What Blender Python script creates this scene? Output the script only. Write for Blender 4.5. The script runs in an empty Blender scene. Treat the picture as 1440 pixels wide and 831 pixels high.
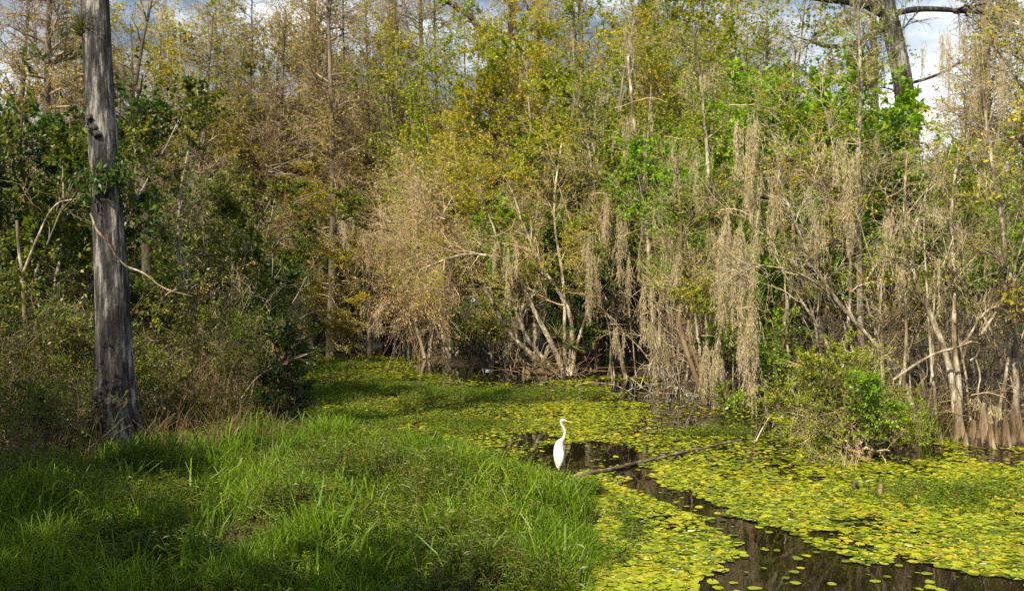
import bpy, math, random
import numpy as np
from math import radians as R

scene = bpy.context.scene
col = scene.collection
F = 1400.0; CX = 720.0; CY = 415.5; CAMZ = 3.2

def at(px, py, Y):
    """photo direction (px,py) taken to the real distance Y in metres"""
    return np.array([(px-CX)/F*Y, Y, CAMZ-(py-CY)/F*Y])
def gnd(px, py, z=0.0):
    Y = (CAMZ-z)*F/(py-CY)
    return np.array([(px-CX)/F*Y, Y, z])

# ------------------------------------------------------------------ mesh builder
class MB:
    def __init__(s): s.v = []; s.f = []; s.n = 0
    def add(s, v, f, mat=0, smooth=True):
        v = np.asarray(v, dtype=np.float32).reshape(-1, 3); f = np.asarray(f, dtype=np.int64)
        if len(f) == 0: return
        s.v.append(v); s.f.append((f+s.n, mat, smooth)); s.n += len(v)
    def data(s, name, mats):
        me = bpy.data.meshes.new(name)
        V = np.concatenate(s.v) if s.v else np.zeros((0, 3), np.float32)
        me.vertices.add(len(V)); me.vertices.foreach_set('co', V.ravel())
        L = np.concatenate([f.ravel() for f, m, q in s.f]) if s.f else np.zeros(0, np.int64)
        cnt = np.concatenate([np.full(len(f), f.shape[1]) for f, m, q in s.f]) if s.f else np.zeros(0, int)
        mi = np.concatenate([np.full(len(f), m) for f, m, q in s.f]) if s.f else np.zeros(0, int)
        sm = np.concatenate([np.full(len(f), q) for f, m, q in s.f]) if s.f else np.zeros(0, bool)
        me.loops.add(len(L)); me.loops.foreach_set('vertex_index', L.astype(np.int32))
        me.polygons.add(len(cnt))
        st = np.concatenate([[0], np.cumsum(cnt)[:-1]]) if len(cnt) else cnt
        me.polygons.foreach_set('loop_start', st.astype(np.int32))
        me.polygons.foreach_set('material_index', mi.astype(np.int32))
        me.polygons.foreach_set('use_smooth', sm.astype(bool))
        for m in mats: me.materials.append(m)
        me.update(calc_edges=True)
        return me

def link(name, me, parent=None, loc=None):
    o = bpy.data.objects.new(name, me); col.objects.link(o)
    if parent is not None: o.parent = parent
    if loc is not None: o.location = [float(c) for c in loc]
    return o
def tag(o, label=None, cat=None, group=None, kind=None):
    if label: o['label'] = label
    if cat: o['category'] = cat
    if group: o['group'] = group
    if kind: o['kind'] = kind
    return o
def empty(name, loc, label, cat, group=None, rz=0, sc=1):
    o = link(name, None, None, loc); o.rotation_euler = (0, 0, rz); o.scale = (sc, sc, sc)
    o.empty_display_size = .3
    return tag(o, label, cat, group)
def copy_thing(root, loc, rz=0, sc=1, label=None, group=None):
    r = root.copy(); col.objects.link(r)
    r.location = [float(c) for c in loc]; r.rotation_euler = (0, 0, rz)
    r.scale = (sc, sc, sc) if not isinstance(sc, tuple) else sc
    if label: r['label'] = label
    if group: r['group'] = group
    for ch in list(root.children):
        c = ch.copy(); col.objects.link(c); c.parent = r
        for g in ch.children:
            d = g.copy(); col.objects.link(d); d.parent = c
    return r

# ------------------------------------------------------------------ curves and tubes
def unit(a): return a/np.maximum(np.linalg.norm(a, axis=-1, keepdims=True), 1e-9)
def smooth_line(pts, n, it=2):
    p = np.asarray(pts, float)
    for _ in range(it):
        if len(p) < 3: break
        q = [p[0]]
        for a, b in zip(p[:-1], p[1:]): q += [a*.75+b*.25, a*.25+b*.75]
        q.append(p[-1]); p = np.array(q)
    d = np.concatenate([[0], np.cumsum(np.linalg.norm(np.diff(p, axis=0), axis=1))])
    t = np.linspace(0, d[-1], n)
    return np.stack([np.interp(t, d, p[:, k]) for k in range(3)], 1)
def tube(mb, L, r, k=5, mat=0):
    """L (N,S,3) centre lines, r (N,S) radii"""
    L = np.asarray(L, float)
    if L.ndim == 2: L = L[None]; r = np.asarray(r, float)[None]
    N, S, _ = L.shape
    if N == 0: return
    T = unit(np.gradient(L, axis=1))
    mt = np.abs(T[:, :, 2].mean(1))
    ref = np.where((mt > .7)[:, None], np.array([[1., 0.1, 0]]), np.array([[0, 0, 1.]]))[:, None, :]
    A = unit(np.cross(T, np.broadcast_to(ref, T.shape))); B = np.cross(T, A)
    ang = np.arange(k)*2*np.pi/k
    V = L[:, :, None, :]+r[:, :, None, None]*(A[:, :, None, :]*np.cos(ang)[None, None, :, None]+B[:, :, None, :]*np.sin(ang)[None, None, :, None])
    n, s, j = np.meshgrid(np.arange(N), np.arange(S-1), np.arange(k), indexing='ij')
    j2 = (j+1) % k; b = n*S*k
    f = np.stack([b+s*k+j, b+s*k+j2, b+(s+1)*k+j2, b+(s+1)*k+j], -1).reshape(-1, 4)
    mb.add(V.reshape(-1, 3), f, mat)
def grow(rg, st, d, ln, S, wander, trop):
    """st,d (N,3); ln (N,)"""
    N = len(st); P = np.zeros((N, S, 3)); P[:, 0] = st; d = unit(d.copy())
    step = (ln/(S-1))[:, None]
    for i in range(1, S):
        d = d+rg.normal(0, wander, (N, 3)); d[:, 2] += trop[i] if hasattr(trop, '__len__') else trop
        d = unit(d); P[:, i] = P[:, i-1]+d*step
    return P
def kids(rg, P, rad, cnt, t0, t1, a0, a1, up=0.0):
    """pick cnt points on parent lines; returns start, direction, radius, t"""
    N, S, _ = P.shape
    ln = np.linalg.norm(P[:, -1]-P[:, 0], axis=1)+1e-6
    i = rg.choice(N, cnt, p=ln/ln.sum()); t = rg.uniform(t0, t1, cnt)*(S-1)
    k = np.minimum(t.astype(int), S-2); f = (t-k)[:, None]
    st = P[i, k]*(1-f)+P[i, k+1]*f
    T = unit(P[i, k+1]-P[i, k])
    rnd = rg.normal(0, 1, (cnt, 3)); perp = unit(rnd-T*(rnd*T).sum(1, keepdims=True))
    perp[:, 2] += up; perp = unit(perp)
    a = rg.uniform(a0, a1, cnt)[:, None]
    d = T*np.cos(a)+perp*np.sin(a)
    r = rad[i, k]*(1-f[:, 0])+rad[i, k+1]*f[:, 0]
    return st, d, r, t/(S-1)
def leaves(mb, rg, P, cnt, size, wid=.5, mat=1, t0=.2, droop=0., spreadz=.6, out=0.02):
    N, S, _ = P.shape
    if N == 0 or cnt <= 0: return
    q0 = P[:, 0]; ph_ = rg.uniform(0, 6.28, 6)
    wg = (.5+.5*np.sin(q0[:, 0]*2.3+ph_[0])*np.sin(q0[:, 1]*2.1+ph_[1])*np.sin(q0[:, 2]*2.6+ph_[2]))*(.5+.5*np.sin(q0[:, 0]*1.1+ph_[3])*np.sin(q0[:, 2]*1.2+ph_[4]))
    wg = wg**2.2+.012; i = rg.choice(N, cnt, p=wg/wg.sum()); t = rg.uniform(t0, 1, cnt)*(S-1); k = np.minimum(t.astype(int), S-2); f = (t-k)[:, None]
    st = P[i, k]*(1-f)+P[i, k+1]*f+rg.normal(0, out, (cnt, 3))
    T = unit(P[i, k+1]-P[i, k])
    d = unit(T*.7+rg.normal(0, .8, (cnt, 3))+np.array([0, 0, -droop]))
    nrm = unit(rg.normal(0, spreadz, (cnt, 3))+np.array([0, -.15, .8]))
    w = unit(np.cross(d, nrm))
    s = size*rg.uniform(.55, 1.35, cnt)[:, None]
    v = np.stack([st, st+d*s*.45+w*s*wid*.5, st+d*s, st+d*s*.45-w*s*wid*.5], 1)
    mb.add(v.reshape(-1, 3), np.arange(cnt*4).reshape(-1, 4), mat, False)
def moss_strands(mb, rg, st, ln, r=.005, mat=0, S=8, tuft=18, tl=.08):
    """hanging strands from st (N,3) of length ln (N,)"""
    N = len(st)
    d = np.tile(np.array([[0, 0, -1.]]), (N, 1))+rg.normal(0, .08, (N, 3))
    P = grow(rg, st, d, ln, S, .17, -.28)
    rr = np.linspace(1, .35, S)[None]*r*np.ones((N, 1))
    tube(mb, P, rr, 3, mat)
    c = int(tuft*ln.sum())
    i = rg.choice(N, c, p=ln/ln.sum()); t = rg.uniform(0, 1, c)*(S-1); k = np.minimum(t.astype(int), S-2); f = (t-k)[:, None]
    s = P[i, k]*(1-f)+P[i, k+1]*f
    d = unit(rg.normal(0, .33, (c, 3))+np.array([0, 0, -.9])); w = unit(np.cross(d, rg.normal(0, 1, (c, 3))))
    q = (tl*rg.uniform(.5, 1.5, c))[:, None]
    v = np.stack([s, s+d*q*.4+w*.006, s+d*q, s+d*q*.4-w*.006], 1)
    mb.add(v.reshape(-1, 3), np.arange(c*4).reshape(-1, 4), mat, False)

# ------------------------------------------------------------------ materials
def mat_new(name):
    m = bpy.data.materials.new(name); m.use_nodes = True
    nt = m.node_tree; nt.nodes.clear(); return m, nt
def ramp(nt, stops):
    r = nt.nodes.new('ShaderNodeValToRGB'); e = r.color_ramp.elements
    while len(e) < len(stops): e.new(.5)
    for x, (p, c) in zip(e, stops): x.position = p; x.color = (*c, 1)
    return r
def noise(nt, scale, detail=3, coord='Object', stretch=None, rough=.55):
    tc = nt.nodes.new('ShaderNodeTexCoord'); n = nt.nodes.new('ShaderNodeTexNoise')
    n.inputs['Scale'].default_value = scale; n.inputs['Detail'].default_value = detail; n.inputs['Roughness'].default_value = rough
    if coord == 'World':
        g = nt.nodes.new('ShaderNodeNewGeometry'); src = g.outputs['Position']
    else: src = tc.outputs[coord]
    if stretch:
        mp = nt.nodes.new('ShaderNodeMapping'); mp.inputs['Scale'].default_value = stretch
        nt.links.new(src, mp.inputs[0]); src = mp.outputs[0]
    nt.links.new(src, n.inputs['Vector']); return n
def math2(nt, op, a, b):
    m = nt.nodes.new('ShaderNodeMath'); m.operation = op
    for k, x in enumerate((a, b)):
        if hasattr(x, 'links'): nt.links.new(x, m.inputs[k])
        else: m.inputs[k].default_value = x
    return m.outputs[0]
def leaf_mat(name, stops, transl=.35, nscale=.45, rnd=.55, gloss=.015, rough=.45):
    m, nt = mat_new(name); L = nt.links
    g = nt.nodes.new('ShaderNodeNewGeometry')
    n = noise(nt, nscale, 2, 'World')
    nn = math2(nt, 'MULTIPLY', math2(nt, 'SUBTRACT', n.outputs['Fac'], .25), 2.0)
    a = math2(nt, 'ADD', math2(nt, 'MULTIPLY', g.outputs['Random Per Island'], rnd), math2(nt, 'MULTIPLY', nn, 1-rnd))
    r = ramp(nt, stops); L.new(a, r.inputs[0])
    d = nt.nodes.new('ShaderNodeBsdfDiffuse'); t = nt.nodes.new('ShaderNodeBsdfTranslucent')
    L.new(r.outputs[0], d.inputs[0]); L.new(r.outputs[0], t.inputs[0])
    mx = nt.nodes.new('ShaderNodeMixShader'); mx.inputs[0].default_value = transl
    L.new(d.outputs[0], mx.inputs[1]); L.new(t.outputs[0], mx.inputs[2])
    o = nt.nodes.new('ShaderNodeOutputMaterial'); out = mx.outputs[0]
    if gloss > 0:
        gl = nt.nodes.new('ShaderNodeBsdfGlossy'); gl.inputs['Roughness'].default_value = rough; gl.inputs[0].default_value = (.9, .95, 1, 1)
        m2 = nt.nodes.new('ShaderNodeMixShader'); m2.inputs[0].default_value = gloss
        L.new(out, m2.inputs[1]); L.new(gl.outputs[0], m2.inputs[2]); out = m2.outputs[0]
    L.new(out, o.inputs[0]); return m
def bark_mat(name, stops, scale=3., stretch=(1, 1, .2), bump=.5, det=5, dist=.03, rough=.85):
    m, nt = mat_new(name); L = nt.links
    n = noise(nt, scale, det, 'Object', stretch, .65)
    oi = nt.nodes.new('ShaderNodeObjectInfo')
    a = math2(nt, 'ADD', n.outputs['Fac'], math2(nt, 'MULTIPLY', math2(nt, 'SUBTRACT', oi.outputs['Random'], .5), .12))
    r = ramp(nt, stops); L.new(a, r.inputs[0])
    p = nt.nodes.new('ShaderNodeBsdfPrincipled'); p.inputs['Roughness'].default_value = rough
    p.inputs['Specular IOR Level'].default_value = .25
    L.new(r.outputs[0], p.inputs['Base Color'])
    if bump:
        b = nt.nodes.new('ShaderNodeBump'); b.inputs['Strength'].default_value = bump; b.inputs['Distance'].default_value = dist
        n2 = noise(nt, scale*3, 4, 'Object', stretch, .7)
        L.new(n2.outputs['Fac'], b.inputs['Height']); L.new(b.outputs[0], p.inputs['Normal'])
    o = nt.nodes.new('ShaderNodeOutputMaterial'); L.new(p.outputs[0], o.inputs[0]); return m

M = {}
M['leaf_olive'] = leaf_mat('leaf_olive', [(0, (.04, .09, .005)), (.3, (.13, .20, .009)), (.6, (.28, .34, .015)), (.85, (.47, .44, .025)), (1, (.48, .28, .04))], .45)
M['leaf_bright'] = leaf_mat('leaf_bright', [(0, (.07, .17, .006)), (.5, (.19, .36, .010)), (.85, (.34, .5, .018)), (1, (.5, .55, .03))], .48)
M['leaf_gold'] = leaf_mat('leaf_gold', [(0, (.09, .125, .006)), (.3, (.27, .285, .012)), (.65, (.50, .45, .018)), (1, (.58, .36, .06))], .45)
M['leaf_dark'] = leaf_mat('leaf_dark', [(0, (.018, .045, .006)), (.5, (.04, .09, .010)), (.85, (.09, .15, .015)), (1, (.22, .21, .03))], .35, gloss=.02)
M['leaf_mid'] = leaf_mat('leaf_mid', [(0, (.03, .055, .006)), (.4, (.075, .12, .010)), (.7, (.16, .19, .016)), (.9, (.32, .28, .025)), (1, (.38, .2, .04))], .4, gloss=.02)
M['leaf_yellow'] = leaf_mat('leaf_yellow', [(0, (.18, .18, .01)), (.5, (.40, .35, .015)), (.85, (.58, .44, .02)), (1, (.55, .32, .03))], .45)
M['leaf_lemon'] = leaf_mat('leaf_lemon', [(0, (.2, .24, .02)), (.5, (.4, .38, .03)), (1, (.55, .42, .03))], .45)
M['leaf_dry'] = leaf_mat('leaf_dry', [(0, (.18, .12, .05)), (.5, (.40, .29, .14)), (.85, (.52, .40, .22)), (1, (.36, .36, .05))], .3)
M['needle_rust'] = leaf_mat('needle_rust', [(0, (.16, .12, .05)), (.45, (.34, .28, .11)), (.75, (.40, .38, .05)), (1, (.24, .34, .03))], .3, gloss=0)
M['moss'] = leaf_mat('spanish_moss', [(0, (.30, .26, .16)), (.5, (.56, .49, .33)), (1, (.74, .66, .47))], .4, nscale=1.2, gloss=0)
M['grass'] = leaf_mat('grass_blades', [(0, (.03, .065, .004)), (.45, (.10, .185, .006)), (.8, (.19, .30, .010)), (.95, (.28, .3, .02)), (1, (.38, .29, .1))], .42, nscale=.8, gloss=.015)
M['weed'] = leaf_mat('weed_leaves', [(0, (.025, .055, .004)), (.4, (.07, .13, .006)), (.75, (.15, .22, .010)), (.94, (.28, .27, .02)), (1, (.42, .25, .05))], .38, nscale=.8, gloss=.015)
M['straw'] = leaf_mat('straw', [(0, (.06, .04, .02)), (.5, (.16, .115, .06)), (1, (.36, .29, .16))], .2, gloss=0)
M['fern'] = leaf_mat('air_plant', [(0, (.07, .09, .03)), (.5, (.16, .17, .06)), (1, (.3, .24, .12))], .25)
M['silver'] = leaf_mat('silver_leaf', [(0, (.3, .36, .28)), (1, (.62, .66, .58))], .2)
M['bud'] = leaf_mat('seed_heads', [(0, (.16, .15, .09)), (.6, (.3, .28, .19)), (1, (.45, .42, .32))], .3, gloss=0)
M['pad'] = leaf_mat('lily_pad', [(0, (.025, .045, .005)), (.22, (.075, .115, .008)), (.5, (.19, .235, .011)), (.74, (.30, .325, .014)), (.88, (.38, .30, .02)), (.95, (.30, .15, .045)), (1, (.13, .07, .035))], .12, nscale=.5, rnd=.75, gloss=.05, rough=.35)
M['speck'] = leaf_mat('speck_white', [(0, (.7, .7, .6)), (1, (.85, .85, .8))], .2)
M['bark_big'] = bark_mat('bark_cypress', [(.38, (.012, .011, .012)), (.50, (.040, .038, .040)), (.58, (.10, .096, .098)), (.64, (.27, .26, .25)), (.74, (.38, .37, .35))], 9., (1, 1, .16), 1.0, 9, .08)
def blotch(m, sc, st, amt):
    nt = m.node_tree; add = [x for x in nt.nodes if x.type == 'VALTORGB'][0]; src = add.inputs[0].links[0].from_socket
    n = noise(nt, sc, 4, 'Object', st); a = math2(nt, 'MULTIPLY', math2(nt, 'SUBTRACT', n.outputs['Fac'], .5), amt); nt.links.new(math2(nt, 'ADD', src, a), add.inputs[0])
blotch(M['bark_big'], 1.6, (1, 1, .35), .8)
M['bark_dark'] = bark_mat('bark_dark', [(.35, (.02, .015, .011)), (.5, (.055, .042, .032)), (.65, (.13, .11, .09))], 4., (1, 1, .2), .6, 6)
M['bark_grey'] = bark_mat('bark_grey', [(.3, (.08, .068, .055)), (.48, (.19, .165, .135)), (.62, (.34, .31, .26)), (.75, (.5, .47, .4))], 2.5, (1, 1, .35))
M['bark_pale'] = bark_mat('bark_pale', [(.32, (.05, .037, .022)), (.46, (.14, .11, .075)), (.56, (.30, .26, .20)), (.68, (.55, .51, .43))], 6., (1, 1, .35), .6, 7)
M['bark_brown'] = bark_mat('bark_brown', [(.3, (.05, .035, .022)), (.5, (.15, .105, .065)), (.7, (.3, .22, .14))], 3., (1, 1, .2))
M['bark_far'] = bark_mat('bark_far', [(.3, (.04, .033, .028)), (.5, (.09, .074, .06)), (.7, (.19, .16, .13))], 2., (1, 1, .2), 0)
M['knee'] = bark_mat('bark_knee', [(.3, (.03, .022, .014)), (.45, (.10, .07, .042)), (.6, (.21, .155, .10)), (.75, (.38, .31, .21))], 5., (1, 1, .12), .9, 6, .05)
M['twig'] = bark_mat('twig_tan', [(.35, (.17, .125, .075)), (.5, (.36, .28, .18)), (.65, (.58, .49, .34))], 1.2, None, 0, 2)
M['twig_dark'] = bark_mat('twig_brown', [(.35, (.05, .036, .024)), (.5, (.13, .095, .062)), (.65, (.28, .21, .14))], 1.2, None, 0, 2)
M['twig_mid'] = bark_mat('twig_mid', [(.35, (.10, .072, .045)), (.5, (.22, .165, .11)), (.65, (.38, .3, .2))], 1.2, None, 0, 2)
M['twig_pink'] = bark_mat('twig_dry', [(.35, (.17, .12, .07)), (.5, (.37, .28, .17)), (.65, (.55, .44, .3))], 1.2, None, 0, 2)
blotch(M['bark_pale'], 1.5, (1, 1, .5), .6); blotch(M['knee'], 1.5, (1, 1, .6), .7)
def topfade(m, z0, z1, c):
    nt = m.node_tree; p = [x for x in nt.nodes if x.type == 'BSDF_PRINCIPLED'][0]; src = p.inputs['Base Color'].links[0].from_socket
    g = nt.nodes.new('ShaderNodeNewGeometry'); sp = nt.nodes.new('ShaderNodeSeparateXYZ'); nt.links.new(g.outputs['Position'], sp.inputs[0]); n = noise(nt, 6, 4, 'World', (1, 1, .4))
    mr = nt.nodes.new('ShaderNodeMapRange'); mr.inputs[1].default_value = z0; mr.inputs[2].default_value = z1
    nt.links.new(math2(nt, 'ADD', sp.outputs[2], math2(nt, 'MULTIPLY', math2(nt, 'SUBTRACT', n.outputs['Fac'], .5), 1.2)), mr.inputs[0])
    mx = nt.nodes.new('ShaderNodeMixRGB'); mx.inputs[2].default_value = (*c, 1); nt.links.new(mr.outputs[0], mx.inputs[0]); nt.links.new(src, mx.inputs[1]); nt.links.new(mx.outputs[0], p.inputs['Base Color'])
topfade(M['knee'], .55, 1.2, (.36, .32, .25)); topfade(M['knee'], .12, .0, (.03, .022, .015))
M['log'] = bark_mat('log_wood', [(.3, (.035, .025, .018)), (.5, (.11, .08, .058)), (.65, (.26, .21, .165))], 4., (.3, 1.4, 1.4), .9, 6, .03)

# ------------------------------------------------------------------ world, sun, camera
SUN_EL, SUN_AZ = 42., 30.      # azimuth: degrees to the left of straight behind the camera
w = bpy.data.worlds.new('World'); scene.world = w; w.use_nodes = True
nt = w.node_tree; nt.nodes.clear(); L = nt.links
sky = nt.nodes.new('ShaderNodeTexSky'); sky.sky_type = 'NISHITA'; sky.sun_disc = False
sky.sun_elevation = R(SUN_EL)
sdir = np.array([-math.sin(R(SUN_AZ))*math.cos(R(SUN_EL)), -math.cos(R(SUN_AZ))*math.cos(R(SUN_EL)), math.sin(R(SUN_EL))])
sky.sun_rotation = math.atan2(sdir[0], sdir[1])
sky.air_density = 1.2; sky.dust_density = 1.0; sky.ozone_density = 1.5
tc = nt.nodes.new('ShaderNodeTexCoord')
mp = nt.nodes.new('ShaderNodeMapping'); mp.inputs['Scale'].default_value = (1, 1, 2.2); mp.inputs['Location'].default_value = (.55, .2, .1)
L.new(tc.outputs['Generated'], mp.inputs[0])
cn = nt.nodes.new('ShaderNodeTexNoise'); cn.inputs['Scale'].default_value = 3.2; cn.inputs['Detail'].default_value = 7; cn.inputs['Roughness'].default_value = .55
L.new(mp.outputs[0], cn.inputs['Vector'])
cr = ramp(nt, [(.46, (0, 0, 0)), (.60, (1, 1, 1))]); L.new(cn.outputs['Fac'], cr.inputs[0])
cn2 = nt.nodes.new('ShaderNodeTexNoise'); cn2.inputs['Scale'].default_value = 7; cn2.inputs['Detail'].default_value = 4
L.new(mp.outputs[0], cn2.inputs['Vector'])
cc = ramp(nt, [(.35, (10.5, 11.6, 13.4)), (.6, (16, 16.6, 17.2))]); L.new(cn2.outputs['Fac'], cc.inputs[0])
mx = nt.nodes.new('ShaderNodeMixRGB'); L.new(cr.outputs[0], mx.inputs[0]); L.new(sky.outputs[0], mx.inputs[1]); L.new(cc.outputs[0], mx.inputs[2])
bg = nt.nodes.new('ShaderNodeBackground'); bg.inputs['Strength'].default_value = .05
L.new(mx.outputs[0], bg.inputs[0]); wo = nt.nodes.new('ShaderNodeOutputWorld'); L.new(bg.outputs[0], wo.inputs[0])

from mathutils import Vector
sl = bpy.data.lights.new('sun', 'SUN'); sl.energy = 5.0; sl.angle = R(.6); sl.color = (1, .86, .61)
so = bpy.data.objects.new('sun', sl); col.objects.link(so)
so.rotation_euler = Vector(tuple(sdir)).to_track_quat('Z', 'Y').to_euler(); so.location = (-20, -20, 30)
cam = bpy.data.cameras.new('camera'); cam.lens = F/1440*36; cam.sensor_width = 36; cam.clip_end = 2000
co = bpy.data.objects.new('camera', cam); col.objects.link(co); co.location = (0, 0, CAMZ); co.rotation_euler = (R(90), 0, 0)
scene.camera = co
scene.view_settings.view_transform = 'Standard'; scene.view_settings.look = 'None'; scene.view_settings.gamma = 1; scene.view_settings.exposure = .95
cy = scene.cycles
cy.max_bounces = 6; cy.diffuse_bounces = 3; cy.glossy_bounces = 2; cy.transmission_bounces = 3; cy.transparent_max_bounces = 4
cy.use_denoising = False
cy.sample_clamp_indirect = 4; cy.caustics_reflective = False; cy.caustics_refractive = False
cy.pixel_filter_type = 'BLACKMAN_HARRIS'

# ------------------------------------------------------------------ land and water
LEFT = np.array([(.4, -12), (.45, 5), (.5, 10.5), (.85, 12.8), (1.25, 14.4), (.95, 15.8), (.1, 17.0), (-1, 18.8), (-2.6, 20.6), (-4.2, 22.2), (-5.2, 23.6), (-6.2, 27),
                 (-8, 30), (-9.5, 34), (-10.6, 40), (-12, 50), (-12.6, 62), (-13, 88), (-300, 88), (-300, -12)], float)
RIGHT = np.array([(-5, 95), (-5.2, 60), (-4.6, 50), (-3, 46), (.6, 43), (2.2, 39.6), (4.5, 40.2), (5.9, 37.5), (6.0, 31.5), (6.6, 28.4), (7.4, 26), (8.2, 23.4), (9.6, 22.2), (11, 21.7), (13, 20.5),
                  (25, 18), (300, 12), (300, 500), (-300, 500), (-300, 95)], float)
def inpoly(P, X, Y):
    c = np.zeros(X.shape, bool); n = len(P)
    for i in range(n):
        x1, y1 = P[i]; x2, y2 = P[(i+1) % n]
        if y1 == y2: continue
        c ^= ((y1 > Y) != (y2 > Y)) & (X < (x2-x1)*(Y-y1)/(y2-y1)+x1)
    return c
def pdist(P, X, Y):
    d = np.full(X.shape, 1e9); n = len(P)
    for i in range(n):
        a = P[i]; b = P[(i+1) % n]; ab = b-a
        t = np.clip(((X-a[0])*ab[0]+(Y-a[1])*ab[1])/(ab@ab), 0, 1)
        d = np.minimum(d, np.hypot(X-a[0]-t*ab[0], Y-a[1]-t*ab[1]))
    return d
def sdist(P, X, Y): return np.where(inpoly(P, X, Y), 1, -1)*pdist(P, X, Y)
def vnoise(X, Y, s, seed=0):
    """smooth value noise 0..1"""
    x = X/s+seed*17.3+1000; y = Y/s+seed*5.1+1000; i = np.floor(x).astype(np.int64); j = np.floor(y).astype(np.int64)
    u = x-i; v = y-j; u = u*u*(3-2*u); v = v*v*(3-2*v)
    def h(a, b):
        n = (a*374761393+b*668265263+seed*982451653) & 0xffffffff
        n = ((n ^ (n >> 13))*1274126177) & 0xffffffff
        return ((n ^ (n >> 16)) & 0xffff)/65535.
    return (h(i, j)*(1-u)+h(i+1, j)*u)*(1-v)+(h(i, j+1)*(1-u)+h(i+1, j+1)*u)*v
def height(X, Y):
    X = np.asarray(X, float); Y = np.asarray(Y, float)
    l = sdist(LEFT, X, Y); r = sdist(RIGHT, X, Y)
    hl = np.clip(l*.35+.02, -.5, .12+.62*vnoise(X, Y, 1.5, 3)*vnoise(X, Y, .8, 9)); hr = np.clip(r*.3, -.5, .10+.14*vnoise(X, Y, 2., 5))
    return np.maximum(hl, hr)
xs = np.concatenate([np.linspace(-700, -31, 24), np.linspace(-30, 34, 260), np.linspace(36, 700, 24)])
ys = np.concatenate([np.linspace(-100, 3, 12), np.linspace(4, 62, 240), np.linspace(64, 900, 50)])
GX, GY = np.meshgrid(xs, ys, indexing='ij'); GZ = height(GX, GY)
mb = MB(); ni, nj = GX.shape; i, j = np.meshgrid(np.arange(ni-1), np.arange(nj-1), indexing='ij')
mb.add(np.stack([GX, GY, GZ], -1), np.stack([i*nj+j, (i+1)*nj+j, (i+1)*nj+j+1, i*nj+j+1], -1).reshape(-1, 4))
gm = bark_mat('swamp_soil', [(.3, (.01, .008, .005)), (.5, (.028, .021, .012)), (.62, (.06, .044, .025)), (.75, (.12, .085, .05))], 3., None, .8, 9, .04, .95)
tag(link('ground', mb.data('ground', [gm])), 'dark muddy ground with fallen leaves under the trees', 'ground', kind='structure')
# water
m, nt = mat_new('swamp_water'); L = nt.links
p = nt.nodes.new('ShaderNodeBsdfPrincipled'); p.inputs['Base Color'].default_value = (.009, .006, .003, 1); p.inputs['Roughness'].default_value = .03; p.inputs['IOR'].default_value = 1.38
b = nt.nodes.new('ShaderNodeBump'); b.inputs['Strength'].default_value = .07; b.inputs['Distance'].default_value = .02
n = noise(nt, 2.2, 3, 'World', (1, .45, 1)); L.new(n.outputs['Fac'], b.inputs['Height']); L.new(b.outputs[0], p.inputs['Normal'])
o = nt.nodes.new('ShaderNodeOutputMaterial'); L.new(p.outputs[0], o.inputs[0])
mb = MB(); mb.add([(-700, -100, 0), (700, -100, 0), (700, 900, 0), (-700, 900, 0)], [[0, 1, 2, 3]])
tag(link('water', mb.data('water', [m])), 'dark tannin brown still water', 'water', kind='structure')

def P2(pts): return np.array([gnd(*q)[:2] for q in pts])
OPEN = [P2([(900, 667), (955, 690), (1000, 715), (1060, 738), (1110, 752), (1150, 772), (1200, 793), (1330, 800), (1440, 820), (1500, 835), (1500, 900), (930, 900), (985, 829), (1040, 795), (1040, 765), (1000, 735), (940, 708), (870, 680)]),
        P2([(738, 648), (768, 628), (830, 622), (890, 630), (915, 642), (862, 656), (800, 664), (750, 660)]),
        P2([(712, 612), (760, 610), (785, 618), (750, 622)]), P2([(1120, 745), (1180, 748), (1190, 757), (1140, 757)]),
        P2([(1238, 618), (1300, 618), (1335, 632), (1300, 646), (1240, 640)]), P2([(845, 660), (905, 655), (925, 664), (880, 674)])]
THIN = [P2([(845, 535), (960, 540), (1060, 585), (1100, 600), (1060, 612), (960, 600), (870, 562)]), P2([(1325, 622), (1445, 626), (1445, 660), (1350, 650)]),
        P2([(590, 508), (745, 510), (800, 535), (740, 540), (620, 532), (585, 520)])]
CLEAR = P2([(410, 470), (600, 470), (600, 512), (560, 502), (415, 503)])
def pad_density(X, Y):
    d = .5+.75*vnoise(X, Y*.6, 1.1, 1)*vnoise(X, Y, 3.5, 2)**.5
    d = np.where(vnoise(X, Y*.5, .9, 12)+.5*vnoise(X, Y, .3, 14) < .42, d*.25, d)
    d = d*np.where((Y > 17) & (vnoise(X, Y*.4, 1.6, 15) < .36), .5, 1)
    for q in OPEN:
        s = sdist(q, X, Y)+.28*(vnoise(X, Y, .7, 4)-.5)+.2*(vnoise(X, Y, .25, 7)-.5)
        d = d*np.clip(.5-(s+.1)*6, 0.02, 1)
    for q in THIN:
        s = sdist(q, X, Y)+.8*(vnoise(X, Y, 1.2, 6)-.5); d = d*np.clip(.6-s*2, .08, 1)
    d = d*np.clip(.5-sdist(CLEAR, X, Y)*.5, 0.01, 1)
    d = np.where(height(X, Y) > .0, 0, d)
    return d
rg = np.random.default_rng(5)
def pad_pts(n, y0, y1, k):
    Y = np.sqrt(rg.uniform(y0**2, y1**2, n)); X = rg.uniform(-.58, .58, n)*Y
    keep = rg.uniform(0, 1, n) < pad_density(X, Y)*k
    return X[keep], Y[keep]
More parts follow.
